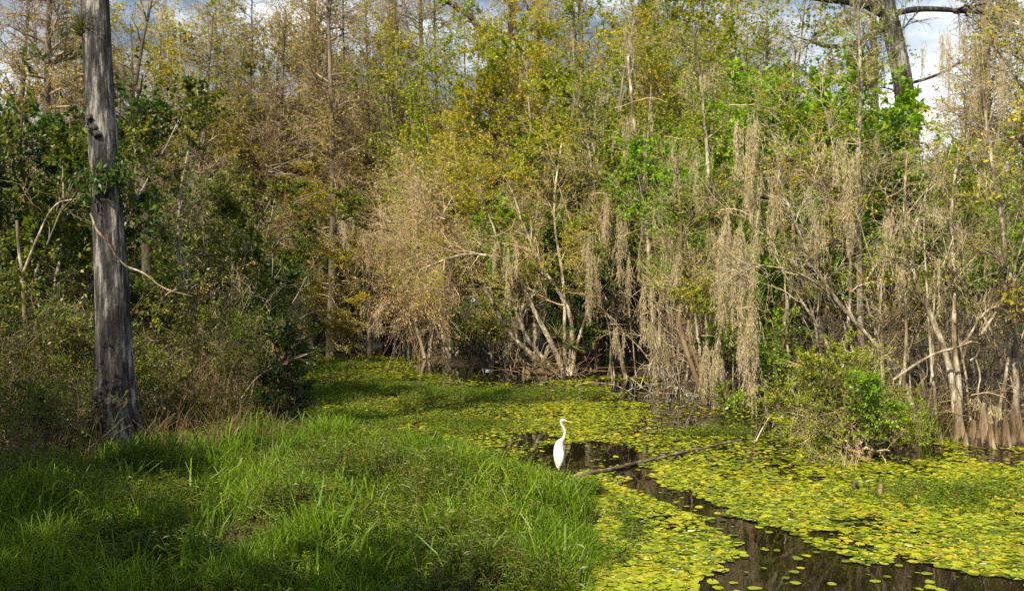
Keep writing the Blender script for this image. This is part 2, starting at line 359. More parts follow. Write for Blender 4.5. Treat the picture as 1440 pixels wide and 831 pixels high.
def pad_geo(X, Y, rad, tilt, rg, K=9):
    n = len(X); a0 = rg.uniform(0, 2*np.pi, n)
    ang = a0[:, None]+np.linspace(.12, 2*np.pi-.12, K)[None]
    rr = rad[:, None]*(1+rg.normal(0, .05, (n, K)))
    x = np.cos(ang)*rr; y = np.sin(ang)*rr
    nx = rg.normal(0, tilt, n)[:, None]; ny = rg.normal(0, tilt, n)[:, None]
    z = .006+rg.uniform(0, .012, n)[:, None]+np.abs(x*nx+y*ny)*.6+(x*nx+y*ny)*.4
    rim = np.stack([X[:, None]+x, Y[:, None]+y, np.maximum(z, .003)], -1)
    c = np.stack([X+.12*rad*np.cos(a0), Y+.12*rad*np.sin(a0), .006+0*X+z.mean(1)*.3], -1)[:, None]
    V = np.concatenate([c, rim], 1)
    return V.reshape(-1, 3), np.arange(n*(K+1)).reshape(n, K+1)
# pads: near ones first as individuals, the rest as the mat
Xn, Yn = pad_pts(90000, 10.2, 19, 1.0); X1, Y1 = pad_pts(120000, 19, 30, 1.0); X2, Y2 = pad_pts(100000, 30, 62, 1.)
vis = (np.abs(Xn/Yn) < .52) & (Yn > 10.75)
order = np.argsort(np.where(vis, Yn, 1e9)); ind = order[:290]; rest = order[290:]
mb = MB()
r_n = lambda n, s: rg.uniform(.45, 1.35, n)*s
V, Fc = pad_geo(Xn[rest], Yn[rest], r_n(len(rest), .050), .15, rg); mb.add(V, Fc, 0, False)
V, Fc = pad_geo(X1, Y1, r_n(len(X1), .050), .17, rg, 7); mb.add(V, Fc, 0, False)
V, Fc = pad_geo(X2, Y2, r_n(len(X2), .068), .16, rg, 6); mb.add(V, Fc, 0, False)
tag(link('lily_pads', mb.data('lily_pads', [M['pad']])), 'mat of small yellow-green lily pads covering the pond', 'lily pads', kind='stuff')
pm = []
for k in range(12):
    q = MB(); V, Fc = pad_geo(np.zeros(1), np.zeros(1), np.array([.058]), .12, rg, 16); q.add(V, Fc, 0, False); pm.append(q.data('lily_pad', [M['pad']]))
for n_, i_ in enumerate(ind):
    o = link('lily_pad', pm[n_ % 12], None, (Xn[i_], Yn[i_], 0)); o.rotation_euler = (0, 0, float(rg.uniform(0, 6.28)))
    s = float(rg.uniform(.65, 1.3)); o.scale = (s, s, 1)
    tag(o, 'small round notched lily pad floating along the nearest edge of the pad mat', 'lily pad', 'nearest lily pads')
# tiny flat white flecks scattered just above the mat
X, Y = pad_pts(2600, 11, 34, .8); n = len(X); mb = MB()
for rot in (0, .8):
    a = rot+np.arange(4)*np.pi/2; rr = np.array([1, .4, 1, .4]); s = rg.uniform(.012, .022, n)
    V = np.stack([X[:, None]+np.cos(a)*rr*s[:, None], Y[:, None]+np.sin(a)*rr*s[:, None], np.broadcast_to(.045+rot*.01, (n, 4))+.0*a], -1)
    mb.add(V.reshape(-1, 3), np.arange(n*4).reshape(-1, 4), 0, False)
tag(link('white_specks', mb.data('white_specks', [M['speck']])), 'tiny white flecks dotted over the lily pad mat', 'specks', kind='stuff')

X, Y = pad_pts(9000, 10.5, 34, 1.); k = vnoise(X, Y, 1.3, 71) > .35; X, Y = X[k], Y[k]; n = len(X); mb = MB()
a = rg.uniform(0, 6.28, n); d_ = np.stack([np.cos(a), np.sin(a), rg.uniform(-.1, .35, n)], -1); w_ = np.stack([-np.sin(a), np.cos(a), rg.normal(0, .3, n)], -1); s_ = rg.uniform(.03, .09, n)[:, None]; b_ = np.stack([X, Y, .03+0*X], -1)
mb.add(np.stack([b_, b_+d_*s_*.5+w_*s_*.3, b_+d_*s_, b_+d_*s_*.5-w_*s_*.3], 1).reshape(-1, 3), np.arange(n*4).reshape(-1, 4), 0, False)
tag(link('fallen_leaves', mb.data('fallen_leaves', [leaf_mat('dead_leaf', [(0, (.08, .04, .02)), (.5, (.26, .13, .05)), (.8, (.42, .24, .09)), (1, (.5, .36, .16))], .15)])), 'brown fallen leaves scattered on the lily pads', 'leaves', kind='stuff')

# ------------------------------------------------------------------ grasses and weeds
def blades(mb, rg, X, Y, Z, hgt, wid, lean=.35, mat=0):
    n = len(X); a = rg.uniform(0, 2*np.pi, n); d = np.stack([np.cos(a), np.sin(a), 0*a], -1)
    l = (np.abs(rg.normal(0, lean, n))+.08)[:, None]*hgt[:, None]
    b = np.stack([X, Y, Z], -1); up = np.array([0, 0, 1.])
    fa = rg.uniform(0, 2*np.pi, n); wv = np.stack([np.cos(fa), np.sin(fa)*.5, 0*fa], -1)*wid[:, None]
    m1 = b+up*hgt[:, None]*.55+d*l*.35; m2 = b+up*hgt[:, None]*.88+d*l*.9; t = b+up*hgt[:, None]*(.98-.25*l/np.maximum(hgt[:, None], .01))+d*l*1.5
    V = np.stack([b-wv*.5, b+wv*.5, m1+wv*.5, m1-wv*.5, m2+wv*.32, m2-wv*.32, t], 1)
    k = np.arange(n)[:, None]*7
    base = mb.n; mb.add(V.reshape(-1, 3), np.concatenate([k+[0, 1, 2, 3], k+[3, 2, 4, 5]]), mat, False)
    mb.f.append((k+np.array([5, 4, 6])+base, mat, False))
def bank_pts(n, y0, y1, xr=(-.6, .2)):
    Y = np.sqrt(rg.uniform(y0**2, y1**2, n)); X = rg.uniform(xr[0], xr[1], n)*Y
    s = sdist(LEFT, X, Y); return X, Y, s
# leafy weeds
def weeds(mb, rg, X, Y, Z, H, nl, ls, mat=0, wid=.24):
    n = len(X)
    st = np.stack([X, Y, Z], -1); P = grow(rg, st, rg.normal(0, .35, (n, 3))+np.array([0, 0, 1.]), H, 5, .16, .05)
    tube(mb, P, np.linspace(.004, .0015, 5)[None]*np.ones((n, 1)), 3, 1)
    i = np.repeat(np.arange(n), nl); c = len(i); t = np.tile(np.linspace(.25, 1, nl), n)*4; k = np.minimum(t.astype(int), 3); f = (t-k)[:, None]
    s = P[i, k]*(1-f)+P[i, k+1]*f; a = rg.uniform(0, 2*np.pi, c)
    d = unit(np.stack([np.cos(a), np.sin(a), rg.uniform(-.15, .9, c)], -1)); wv = unit(np.cross(d, np.array([0, 0, 1.])+rg.normal(0, .35, (c, 3))))
    q = (ls*rg.uniform(.6, 1.3, c))[:, None]; dn = np.array([0, 0, -1.])
    V = np.stack([s, s+d*q*.4+wv*q*wid*.5, s+d*q+dn*q*.25, s+d*q*.4-wv*q*wid*.5], 1)
    mb.add(V.reshape(-1, 3), np.arange(c*4).reshape(-1, 4), mat, False)
X, Y, s = bank_pts(42000, 9.6, 25); k = (s > -.12) & ((Y < 16.4+1.2*vnoise(X, Y, 1., 61)) | (X > -3.6)) & (np.hypot(X-.82, (Y-17.)*.7) > .45)
bump_ = vnoise(X, Y, 1.1, 21); k &= (vnoise(X, Y, .8, 22)+.45*vnoise(X, Y, .3, 23) > .58)
X, Y, s, bb = X[k], Y[k], s[k], bump_[k]
mb = MB(); weeds(mb, rg, X, Y, height(X, Y), (.08+.60*bb**1.4)*rg.uniform(.5, 1.25, len(X)), 9, .10, 0, .2)
Xc, Yc, s2 = bank_pts(26000, 9.6, 25); k = s2 > .0; Xc, Yc = Xc[k], Yc[k]
weeds(mb, rg, Xc, Yc, height(Xc, Yc), rg.uniform(.04, .16, len(Xc)), 6, .07, 0, .3)
tag(link('weeds', mb.data('weeds', [M['weed'], M['straw']])), 'low green leafy weeds covering the near bank', 'weeds', kind='stuff')
X, Y, s = bank_pts(170000, 9.6, 24, (-.6, .2)); d = vnoise(X, Y, 1.6, 31)*.7+vnoise(X, Y, .5, 32)*.5
k = (s > -.25) & (d > .5+.12*(X < -3.5)-.12*(X > -2.5)) & ((Y < 17.2) | (X > -4.2)) & (np.hypot(X-.82, (Y-17.)*.7) > .5); X, Y, d = X[k], Y[k], d[k]
mb = MB(); n = len(X); blades(mb, rg, X, Y, height(X, Y), (.10+.75*(d-.38)**1.2)*rg.uniform(.4, 1.35, n), rg.uniform(.006, .014, n), .6)
Xb, Yb_, s2 = bank_pts(16000, 9.8, 22, (-.55, .12)); k = (s2 > 0) & (vnoise(Xb, Yb_, .55, 81) > .66) & (np.hypot(Xb-.82, (Yb_-17.)*.7) > .8); Xb, Yb_ = Xb[k], Yb_[k]; n = len(Xb)
blades(mb, rg, Xb, Yb_, height(Xb, Yb_), rg.uniform(.22, .62, n), rg.uniform(.014, .026, n), .55)
tag(link('grass', mb.data('grass', [M['grass']])), 'bright green grass on the near bank', 'grass', kind='stuff')
# dry stems mixed in
X, Y, s = bank_pts(9000, 9.6, 27); k = (s > 0) & (vnoise(X, Y, 1.5, 41) > .5); X, Y = X[k], Y[k]; n = len(X)
mb = MB(); P = grow(rg, np.stack([X, Y, height(X, Y)], -1), rg.normal(0, .7, (n, 3))+np.array([0, 0, 1.]), rg.uniform(.1, .5, n), 4, .3, -.05)
tube(mb, P, np.linspace(.004, .002, 4)[None]*np.ones((n, 1)), 3)
tag(link('dry_stems', mb.data('dry_stems', [M['straw']])), 'dead brown stems tangled in the bank grass', 'dead grass', kind='stuff')
# floating grass on the water
X = []; Y = []
for (px, py, rx, ry, n) in [(520, 552, 110, 12, 5500), (700, 556, 110, 8, 3500), (470, 515, 60, 12, 2500), (600, 575, 150, 12, 700), (545, 530, 120, 10, 700), (820, 700, 40, 9, 1200), (850, 740, 40, 40, 1500),
                            (1010, 612, 60, 5, 500), (620, 600, 120, 12, 1500), (480, 590, 60, 12, 1500), (1340, 700, 120, 20, 700)]:
    c = gnd(px, py); w_ = rx/F*c[1]; h_ = ry*c[1]**2/(F*CAMZ)
    X.append(c[0]+rg.normal(0, .55, n)*w_); Y.append(c[1]+rg.normal(0, .55, n)*h_)
X = np.concatenate(X); Y = np.concatenate(Y); k = (vnoise(X, Y, .7, 51) > .35) & (height(X, Y) < .03); X, Y = X[k], Y[k]; n = len(X)
mb = MB(); weeds(mb, rg, X, Y, 0*X, rg.uniform(.05, .26, n)*(.4+vnoise(X, Y, .9, 53)), 6, .075, 0, .3)
tag(link('floating_weeds', mb.data('floating_weeds', [M['grass'], M['straw']])), 'bright green weeds growing up through the lily pads', 'weeds', kind='stuff')

# tall grass clumps as plants of their own
def clump(name, px, py, H, n, rad, label, mat='grass', wid=.02, lean=.4, group='tall grass clumps'):
    c = gnd(px, py); z = float(height(c[0], c[1])); q = MB(); g = np.random.default_rng(int(px*7+py))
    a = g.uniform(0, 6.28, n); r = rad*np.sqrt(g.uniform(0, 1, n))
    blades(q, g, r*np.cos(a), r*np.sin(a), 0*r, H*g.uniform(.45, 1.1, n), g.uniform(.6, 1.2, n)*wid, lean)
    return tag(link(name, q.data(name, [M[mat]]), None, (c[0], c[1], max(z, 0)-.02)), label, 'grass clump', group)
clump('grass_clump', 625, 742, .6, 26, .22, 'sparse clump of long bright grass blades in front of the egret bank')
clump('grass_clump', 520, 745, .55, 22, .2, 'thin clump of upright blades in the middle of the near bank')
clump('grass_clump', 455, 820, .8, 22, .25, 'tall broad-bladed clump at the bottom edge of the bank', wid=.028)
clump('grass_clump', 285, 835, .75, 20, .25, 'broad-bladed clump in the shaded bottom left grass', wid=.03)
clump('grass_clump', 790, 832, .7, 12, .15, 'few long blades at the bank corner beside the pads', wid=.024)
clump('grass_clump', 350, 655, .75, 130, .7, 'dense bright clump between the vine stump and big trunk')
clump('grass_clump', 560, 655, .5, 160, .7, 'sunlit clump at the far edge of the near bank')
clump('grass_clump', 690, 690, .42, 170, .7, 'low sunlit clump left of the egret', wid=.014)
clump('grass_clump', 765, 738, .42, 170, .55, 'rounded leafy clump just below the egret', wid=.016)
clump('grass_clump', 660, 790, .5, 130, .7, 'wide clump at the front of the sunlit bank', wid=.016)
clump('grass_clump', 25, 790, .9, 50, .4, 'arching dark clump at the bottom left corner', wid=.02, lean=.6)
clump('grass_clump', 200, 690, .5, 120, .6, 'dark grass clump hiding the right foot of the massive trunk')
clump('grass_clump', 235, 668, .6, 90, .6, 'clump at the foot of the big trunk')

# ------------------------------------------------------------------ trees
def make_tree(seed, L0, R0, p):
    """L0 (N,S,3) stems, R0 (N,S). returns list of (part name, mesh)"""
    rg = np.random.default_rng(seed); g = p.get
    parts = []; bark = M[g('bark', 'bark_grey')]; twm = M[g('twig', 'twig')]; lfm = M[g('leaf', 'leaf_olive')]
    lim = MB()
    ksides = g('k', 7)
    if g('split', len(L0) <= 6):
        for a in range(len(L0)):
            q = MB(); tube(q, L0[a:a+1], R0[a:a+1], ksides); parts.append((g('stemname', 'trunk') if len(L0) == 1 else 'stem', q.data('stem', [bark])))
    else:
        q = MB(); tube(q, L0, R0, 5); parts.append(('stem', q.data('stem', [bark])))
    st, d, r, t = kids(rg, L0, R0, g('n1', 14), g('t1', .3), 1., *g('a1', (.5, 1.1)), up=g('up1', .2))
    ln = g('l1', 2.5)*rg.uniform(.5, 1.2, len(st))*(1-g('taper', .5)*t)
    S1 = 7; P1 = grow(rg, st, d, ln, S1, g('w1', .16), g('trop1', .03)); R1 = np.clip(r*.55, .012, .07 if 'rmax1' not in p else p['rmax1'])[:, None]*np.linspace(1, .3, S1)[None]
    tube(lim, P1, R1, 4)
    st, d, r, t = kids(rg, P1, R1, g('n2', 90), .15, 1., .4, 1.1, up=g('up2', .1))
    ln = g('l2', 1.1)*rg.uniform(.5, 1.3, len(st)); S2 = 5
    P2_ = grow(rg, st, d, ln, S2, g('w2', .2), g('trop2', .02)); R2 = np.clip(r*.6, .007, .02)[:, None]*np.linspace(1, .45, S2)[None]
    tube(lim, P2_, R2, 3)
    tw = MB()
    st, d, r, t = kids(rg, P2_, R2, g('n3', 700), .1, 1., .4, 1.2)
    ln = g('l3', .45)*rg.uniform(.5, 1.3, len(st)); S3 = 4
    P3 = grow(rg, st, d, ln, S3, g('w3', .25), g('trop3', .0)); R3 = np.clip(r*.6, .0, g('rt', .006))[:, None]*np.linspace(1, .5, S3)[None]
    tube(tw, P3, R3, 3)
    leaves(tw, rg, P3, g('nl', 3000), g('ls', .07), g('lw', .5), 1, droop=g('ldroop', .2))
    leaves(tw, rg, P2_, g('nl', 3000)//5, g('ls', .07), g('lw', .5), 1, droop=g('ldroop', .2))
    for v_, f_ in [(lim.v, lim.f)]:
        tw.v += v_; tw.f += [(a_+tw.n, 0 if g('limbtwig', False) else 2, q_) for a_, m_, q_ in f_]; tw.n += lim.n
    parts.append(('crown', tw.data('crown', [twm, lfm, bark])))
    nm = g('moss', 0)
    if nm:
        q = MB(); S_ = np.concatenate([P1.reshape(-1, 3), P2_.reshape(-1, 3)]); idx = rg.integers(0, len(S_), nm)
        for k in idx:
            c = rg.integers(4, 11); base = S_[k]+rg.normal(0, .06, (c, 3)); ll = g('mossl', .9)*rg.uniform(.3, 1.3)*rg.uniform(.4, 1, c)
            moss_strands(q, rg, base, ll, .005)
        parts.append(('moss', q.data('moss', [M['moss']])))
    return parts
def rand_stems(seed, n, H, spread, r0, lean=(0, 0), base_r=.15, S=12, wander=.05, trop=.02):
    rg = np.random.default_rng(seed); a = rg.uniform(0, 6.28, n)+np.arange(n)*6.28/max(n, 1)
    sp = spread*rg.uniform(.3, 1., n)
    d = np.stack([np.cos(a)*sp+lean[0], np.sin(a)*sp+lean[1], np.ones(n)], -1)
    st = np.stack([np.cos(a)*base_r*(n > 1), np.sin(a)*base_r*(n > 1), -.1*np.ones(n)], -1)
    P = grow(rg, st, d, H*rg.uniform(.7, 1.08, n) if n > 1 else np.array([H]), S, wander, trop)
    return P, r0*rg.uniform(.6, 1.1, n)[:, None]*np.linspace(1, .25, S)[None]**1.1
def plant(name, loc, label, cat, parts, group=None, rz=0, sc=1):
    e = empty(name, loc, label, cat, group, rz, sc)
    for nm, me in parts:
        o_ = link(nm, me, e)
        if nm == 'moss': o_['kind'] = 'stuff'
    return e

KIND = {}
def kind(key, seed, stems, p): KIND[key] = make_tree(seed, *stems, p)
# leafy multi-stemmed swamp trees
for v in range(4):
    kind(f'ash{v}', 100+v, rand_stems(100+v, 4, 10, .38, .1), dict(n1=28, n2=200, n3=1200, nl=20000, ls=.10, lw=.6, rt=.005, l1=2.6, l2=1.3, l3=.6, moss=8, mossl=1.2, leaf='leaf_olive', t1=.25))
for v in range(2):
    kind(f'gold{v}', 120+v, rand_stems(120+v, 5, 9, .5, .08), dict(n1=30, n2=220, n3=1300, nl=15000, ls=.095, rt=.005, l1=2.6, l2=1.3, l3=.6, moss=16, leaf='leaf_gold', twig='twig_pink', t1=.2, limbtwig=True))
for v in range(2):
    kind(f'bright{v}', 140+v, rand_stems(140+v, 3, 8, .3, .09), dict(n1=26, n2=220, n3=1500, nl=26000, ls=.12, lw=.6, l1=2.1, l2=.9, l3=.45, leaf='leaf_bright', t1=.3, moss=6))
for v in range(3):
    kind(f'dark{v}', 160+v, rand_stems(160+v, 4, 6.5, .4, .08), dict(n1=30, n2=240, n3=1500, nl=15000, ls=.11, lw=.6, l1=1.9, l2=.9, l3=.45, leaf='leaf_dark', bark='bark_brown', twig='twig_dark', t1=.08))
for v in range(3):
    kind(f'mid{v}', 180+v, rand_stems(180+v, 5, 7.5, .4, .07), dict(n1=34, n2=260, n3=1300, nl=20000, ls=.105, lw=.6, rt=.005, l1=2., l2=1., l3=.5, leaf='leaf_mid', bark='bark_grey', twig='twig_dark', t1=.1, moss=6))
for v in range(3):
    kind(f'tall{v}', 190+v, rand_stems(190+v, 3, 17, .16, .14, S=14, wander=.04), dict(n1=60, n2=380, n3=2800, nl=25000, ls=.115, lw=.6, rt=.009, l1=3.2, l2=1.6, l3=.7, moss=12, mossl=1.3, leaf=['leaf_gold', 'leaf_gold', 'leaf_olive'][v], twig='twig', t1=.3, bark='bark_grey'))
kind('oak', 195, rand_stems(195, 3, 11, .35, .2), dict(n1=50, n2=420, n3=2600, nl=34000, ls=.17, lw=.7, l1=3.2, l2=1.5, l3=.7, t1=.3, leaf='leaf_mid', bark='bark_brown', twig='twig_dark'))
for v in range(2):
    kind(f'lime{v}', 150+v, rand_stems(150+v, 4, 8.5, .32, .07), dict(n1=30, n2=240, n3=1400, nl=17000, ls=.10, lw=.6, l1=2.1, l2=1., l3=.5, leaf=['leaf_bright', 'leaf_olive'][v], t1=.35, moss=4))
    kind(f'pole{v}', 155+v, rand_stems(155+v, 2, 6.5, .22, .045, wander=.09, base_r=.25), dict(n1=8, n2=30, n3=90, nl=200, ls=.08, l1=1., l2=.6, l3=.4, bark='bark_pale', t1=.4, moss=3, mossl=.7))
# bare tangled thickets
for v in range(3):
    kind(f'bare{v}', 200+v, rand_stems(200+v, 11, 5.2, .55, .034, base_r=.5, wander=.1, trop=-.0), dict(split=False, n1=50, n2=170, n3=520, nl=1500, ls=.08, l1=1.9, l2=1., l3=.5, leaf='leaf_dry', bark='bark_grey', twig='twig', t1=.05, w1=.25, w2=.3, limbtwig=True, moss=12, mossl=.8))
for v in range(2):
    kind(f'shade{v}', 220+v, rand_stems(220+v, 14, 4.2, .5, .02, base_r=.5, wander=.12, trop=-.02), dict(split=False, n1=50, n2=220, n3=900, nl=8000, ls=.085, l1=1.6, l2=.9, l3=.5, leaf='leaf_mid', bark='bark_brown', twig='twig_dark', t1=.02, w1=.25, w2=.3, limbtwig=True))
# far bare cypress
for v in range(4):
    kind(f'cyp{v}', 240+v, rand_stems(240+v, 1, 19, 0, .26, S=14, wander=.015), dict(n1=70, n2=420, n3=3200, nl=9000, ls=.12, lw=.4, l1=3.9, l2=1.7, l3=.75, a1=(1.0, 1.5), up1=.1, t1=.25, taper=.75, leaf='needle_rust', bark='bark_far', twig='twig_mid', limbtwig=True, rt=.011, moss=14, mossl=1., trop2=-.03, trop3=-.05, rmax1=.06))
for v in range(2):
    kind(f'cypyel{v}', 260+v, rand_stems(260+v, 1, 12, 0, .16, S=12, wander=.02), dict(n1=46, n2=360, n3=2400, nl=24000, ls=.09, lw=.4, l1=3.4, l2=1.3, l3=.6, a1=(1.2, 1.6), up1=.0, t1=.3, taper=.6, leaf='leaf_yellow', bark='bark_far', twig='twig_dark', rt=.006, trop1=-.03, trop2=-.02))

CNT = {}
def put(key, px, Y, name, label, cat, group=None, sc=1., rz=None, z=None):
    X = (px-CX)/F*Y
    if rz is None: rz = (px*.37+Y*1.3) % 6.28
    zz = float(height(X, Y)) if z is None else z
    return plant(name, (X, Y, max(zz, -.2)), label, cat, KIND[key], group, rz, sc)

# --- shore trees on the right, each with its own label
put('ash0', 640, 49, 'swamp_tree', 'yellow-green leafy tree left of the open water behind the hanging twigs', 'tree', sc=1.25)
put('gold0', 700, 46, 'swamp_tree', 'yellowish leafy tree behind the fanning stems', 'tree', sc=1.35)
put('gold1', 600, 50, 'swamp_tree', 'tan twiggy tree overhanging the dark channel mouth', 'tree', sc=1.15)
put('ash1', 760, 48, 'swamp_tree', 'tall olive tree with moss above the fanning stems', 'tree', sc=1.4)
put('ash2', 850, 46, 'swamp_tree', 'tall grey-stemmed tree draped with moss left of the dark bush gap', 'tree', sc=1.45)
put('ash3', 920, 42, 'swamp_tree', 'mossy grey tree behind the slender shore trunks', 'tree', sc=1.35)
put('ash0', 985, 38, 'swamp_tree', 'mossy olive tree behind the leaning wet stem', 'tree', sc=1.3, rz=2.)
put('gold1', 1010, 45, 'swamp_tree', 'tan twiggy tree rising behind the long moss curtain', 'tree', sc=1.5, rz=1.)
put('ash1', 1050, 36, 'swamp_tree', 'olive tree carrying the long moss curtain', 'tree', sc=1.1, rz=4.)
put('bright0', 1120, 31.5, 'swamp_tree', 'tallest bright green leafy tree on the right shore', 'tree', sc=1.4)
put('bright1', 1195, 32, 'swamp_tree', 'bright green tree behind the curving bare stems', 'tree', sc=1.05)
put('bright0', 1265, 34, 'swamp_tree', 'green leafy tree under the big curved cypress', 'tree', sc=1.08, rz=2.4)
put('bright1', 1340, 36, 'swamp_tree', 'green leafy tree in front of the open sky on the right', 'tree', sc=1.08, rz=1.)
put('lime0', 1160, 30, 'swamp_tree', 'lime green sapling tree above the vine mound', 'tree', sc=.82)
put('lime1', 1240, 29.5, 'swamp_tree', 'lime green sapling tree right of the mossy vertical trunk', 'tree', sc=.78)
put('lime0', 1310, 29, 'swamp_tree', 'lime green sapling tree behind the lichen-white double stem', 'tree', sc=.85, rz=2.)
put('lime1', 1395, 29, 'swamp_tree', 'lime green sapling tree behind the white-barked right trunk', 'tree', sc=.85, rz=3.)
put('lime0', 955, 38.5, 'swamp_tree', 'lime green tree left of the longest moss curtain', 'tree', sc=1.15, rz=4.)
put('lime1', 885, 43, 'swamp_tree', 'lime green tree above the dark bushes', 'tree', sc=1.25, rz=5.)
put('bright0', 745, 42, 'swamp_tree', 'green tree just above the fanning stems', 'tree', sc=.95, rz=.5)
put('bright1', 1135, 29.5, 'swamp_tree', 'leafiest bright green tree standing in front of the tallest one', 'tree', sc=1.32, rz=.8)
put('lime0', 1002, 33, 'swamp_tree', 'lime green tree half hidden by the longest moss curtain', 'tree', sc=.95, rz=1.4)
put('bright0', 1385, 27.5, 'swamp_tree', 'bright green sapling tree above the cypress knees', 'tree', sc=.8, rz=3.4)
put('mid1', 1425, 36, 'swamp_tree', 'mid green tree at the right edge of the wood', 'tree', sc=.85)
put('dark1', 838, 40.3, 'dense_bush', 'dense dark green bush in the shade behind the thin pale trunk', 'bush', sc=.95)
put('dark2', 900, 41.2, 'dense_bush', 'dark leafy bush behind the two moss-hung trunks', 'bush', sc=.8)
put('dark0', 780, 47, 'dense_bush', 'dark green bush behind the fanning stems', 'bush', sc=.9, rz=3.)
put('bright1', 1020, 31, 'dense_bush', 'bright green sapling behind the moss curtain', 'bush', sc=.5, rz=.5)
put('bright0', 1080, 30, 'dense_bush', 'bright green sapling right of the moss curtain', 'bush', sc=.55, rz=1.5)
put('bare0', 1150, 29, 'bare_thicket', 'tangle of bare tan stems behind the vine mound', 'thicket', sc=.74)
put('bare1', 1225, 27.5, 'bare_thicket', 'tangle of bare tan stems right of the vine mound', 'thicket', sc=.74)
put('bare2', 1300, 26.5, 'bare_thicket', 'bare thicket behind the looping pale branch', 'thicket', sc=.74)
put('bare0', 1375, 26, 'bare_thicket', 'bare thicket behind the row of cypress knees', 'thicket', sc=.74, rz=2.)
put('bare1', 1450, 25.5, 'bare_thicket', 'bare thicket at the right end of the cypress knees', 'thicket', sc=.74, rz=4.)
put('bare2', 1085, 31, 'bare_thicket', 'bare thicket between the moss curtain and vine mound', 'thicket', sc=.9, rz=1.)
put('bare0', 955, 36, 'bare_thicket', 'grey twiggy thicket behind the leaning wet stem', 'thicket', sc=.95, rz=1.2)
put('bare1', 700, 44, 'bare_thicket', 'grey twiggy thicket at the waterline left of the fanning stems', 'thicket', sc=.8, rz=1.2)

for k_, (px, Y) in enumerate([(665, 42.5), (730, 41.5), (760, 40.5), (850, 39.8), (868, 38), (905, 38.6), (948, 36.5), (966, 31.5), (1004, 30), (1040, 28.5), (1070, 27.8), (1125, 26.5), (1165, 25.8), (1262, 23.4), (1276, 24.2), (1298, 22.9), (1318, 23.6), (1330, 22.6), (1362, 22.9), (1386, 22.4), (1410, 22.8), (1440, 22.2), (1196, 25.2), (1240, 24.6)]):
    put(f'pole{k_%2}', px, Y, 'sapling', 'thin pale bare sapling growing in the shade of the right shoreline', 'sapling', 'thin bare saplings along the right shoreline', sc=.75+.04*(k_ % 7))
# --- left side
put('mid2', 20, 21.5, 'swamp_tree', 'dark leafy tree at the left edge of the photo', 'tree', sc=1.05)
put('dark2', 60, 24, 'swamp_tree', 'dark broad-leaved tree just left of the big trunk', 'tree', sc=1.25)
put('mid0', 245, 28, 'swamp_tree', 'leafy vine-hung tree just right of the big trunk', 'tree', sc=.85)
put('mid1', 320, 29.5, 'swamp_tree', 'rounded leafy tree between big trunk and channel', 'tree', sc=.85)
put('mid2', 340, 33, 'swamp_tree', 'leafy tree leaning towards the channel on the left bank', 'tree', sc=.85, rz=3.)
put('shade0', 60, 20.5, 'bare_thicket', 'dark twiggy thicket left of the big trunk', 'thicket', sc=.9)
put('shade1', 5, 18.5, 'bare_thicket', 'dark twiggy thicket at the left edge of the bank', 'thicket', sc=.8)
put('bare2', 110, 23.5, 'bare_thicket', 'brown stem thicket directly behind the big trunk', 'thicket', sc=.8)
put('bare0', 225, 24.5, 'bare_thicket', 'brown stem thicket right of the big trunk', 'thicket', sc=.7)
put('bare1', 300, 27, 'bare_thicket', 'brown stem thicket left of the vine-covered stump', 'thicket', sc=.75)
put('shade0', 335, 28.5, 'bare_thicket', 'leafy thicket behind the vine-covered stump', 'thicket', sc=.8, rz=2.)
put('cypyel0', 455, 56, 'yellow_cypress', 'yellow cypress with flat sprays low over the channel', 'tree', sc=1.0)
put('cypyel1', 385, 60, 'yellow_cypress', 'yellow cypress behind the left bank trees', 'tree', sc=1.)
put('cypyel0', 500, 66, 'yellow_cypress', 'yellow-green cypress at the bend of the dark channel', 'tree', sc=1.35, rz=2.)
put('cypyel1', 540, 74, 'yellow_cypress', 'distant yellow-green cypress above the fallen logs', 'tree', sc=1.5, rz=1.)
# tall bare cypresses
for (k_, px, Y, sc, lab) in [(0, 300, 60, 1.15, 'tall rust-brown cypress with tiered bare branches against the sky'), (1, 355, 66, 1.0, 'slimmer rust-brown cypress right of the tallest tiered one'),
                             (2, 440, 58, 1.2, 'dark-trunked cypress above the yellow sprays'), (3, 545, 60, 1.2, 'brown cypress above the channel'),
                             (0, 620, 62, 1.2, 'brown cypress behind the tan overhanging twigs'), (1, 735, 58, 1.25, 'tall brown cypress behind the centre of the wood'),
                             (2, 830, 60, 1.2, 'tall brown cypress behind the mossy shore trunks'), (3, 905, 55, 1.25, 'tall cypress with a thick dark top at the upper centre'),
                             (1, 1000, 55, 1.15, 'tall brown cypress behind the moss curtain'), (2, 1080, 60, 1.1, 'tall brown cypress behind the bright green tree'),
                             (3, 1385, 48, .95, 'tall mossy cypress right of the curved old one'), (0, 235, 75, 1.1, 'distant thin cypress right behind the big trunk'),
                             (1, 60, 40, 1.1, 'tall cypress behind the dark trees at left'),
                             (2, 275, 52, .95, 'tan feathery cypress left of the tallest tiered one'), (3, 395, 55, 1.0, 'tan feathery cypress between the slim rusty one and the dark trunk'), (0, 490, 60, 1.2, 'tan feathery cypress right of the dark trunk above the yellow sprays'), (1, 190, 58, 1.0, 'thin feathery cypress behind the broken leaning tree')]+[(k_ % 4, px, Y, 1.05, 'golden-brown feathery cypress deep in the wood at the upper left') for k_, (px, Y) in enumerate([(165, 68), (215, 64), (255, 70), (320, 72), (345, 56), (375, 68), (415, 64), (465, 52), (520, 56), (110, 50), (15, 48), (570, 60)])]:
    put(f'cyp{k_}', px, Y, 'bare_cypress', lab, 'tree', 'tall cypresses behind the shore', sc=sc)
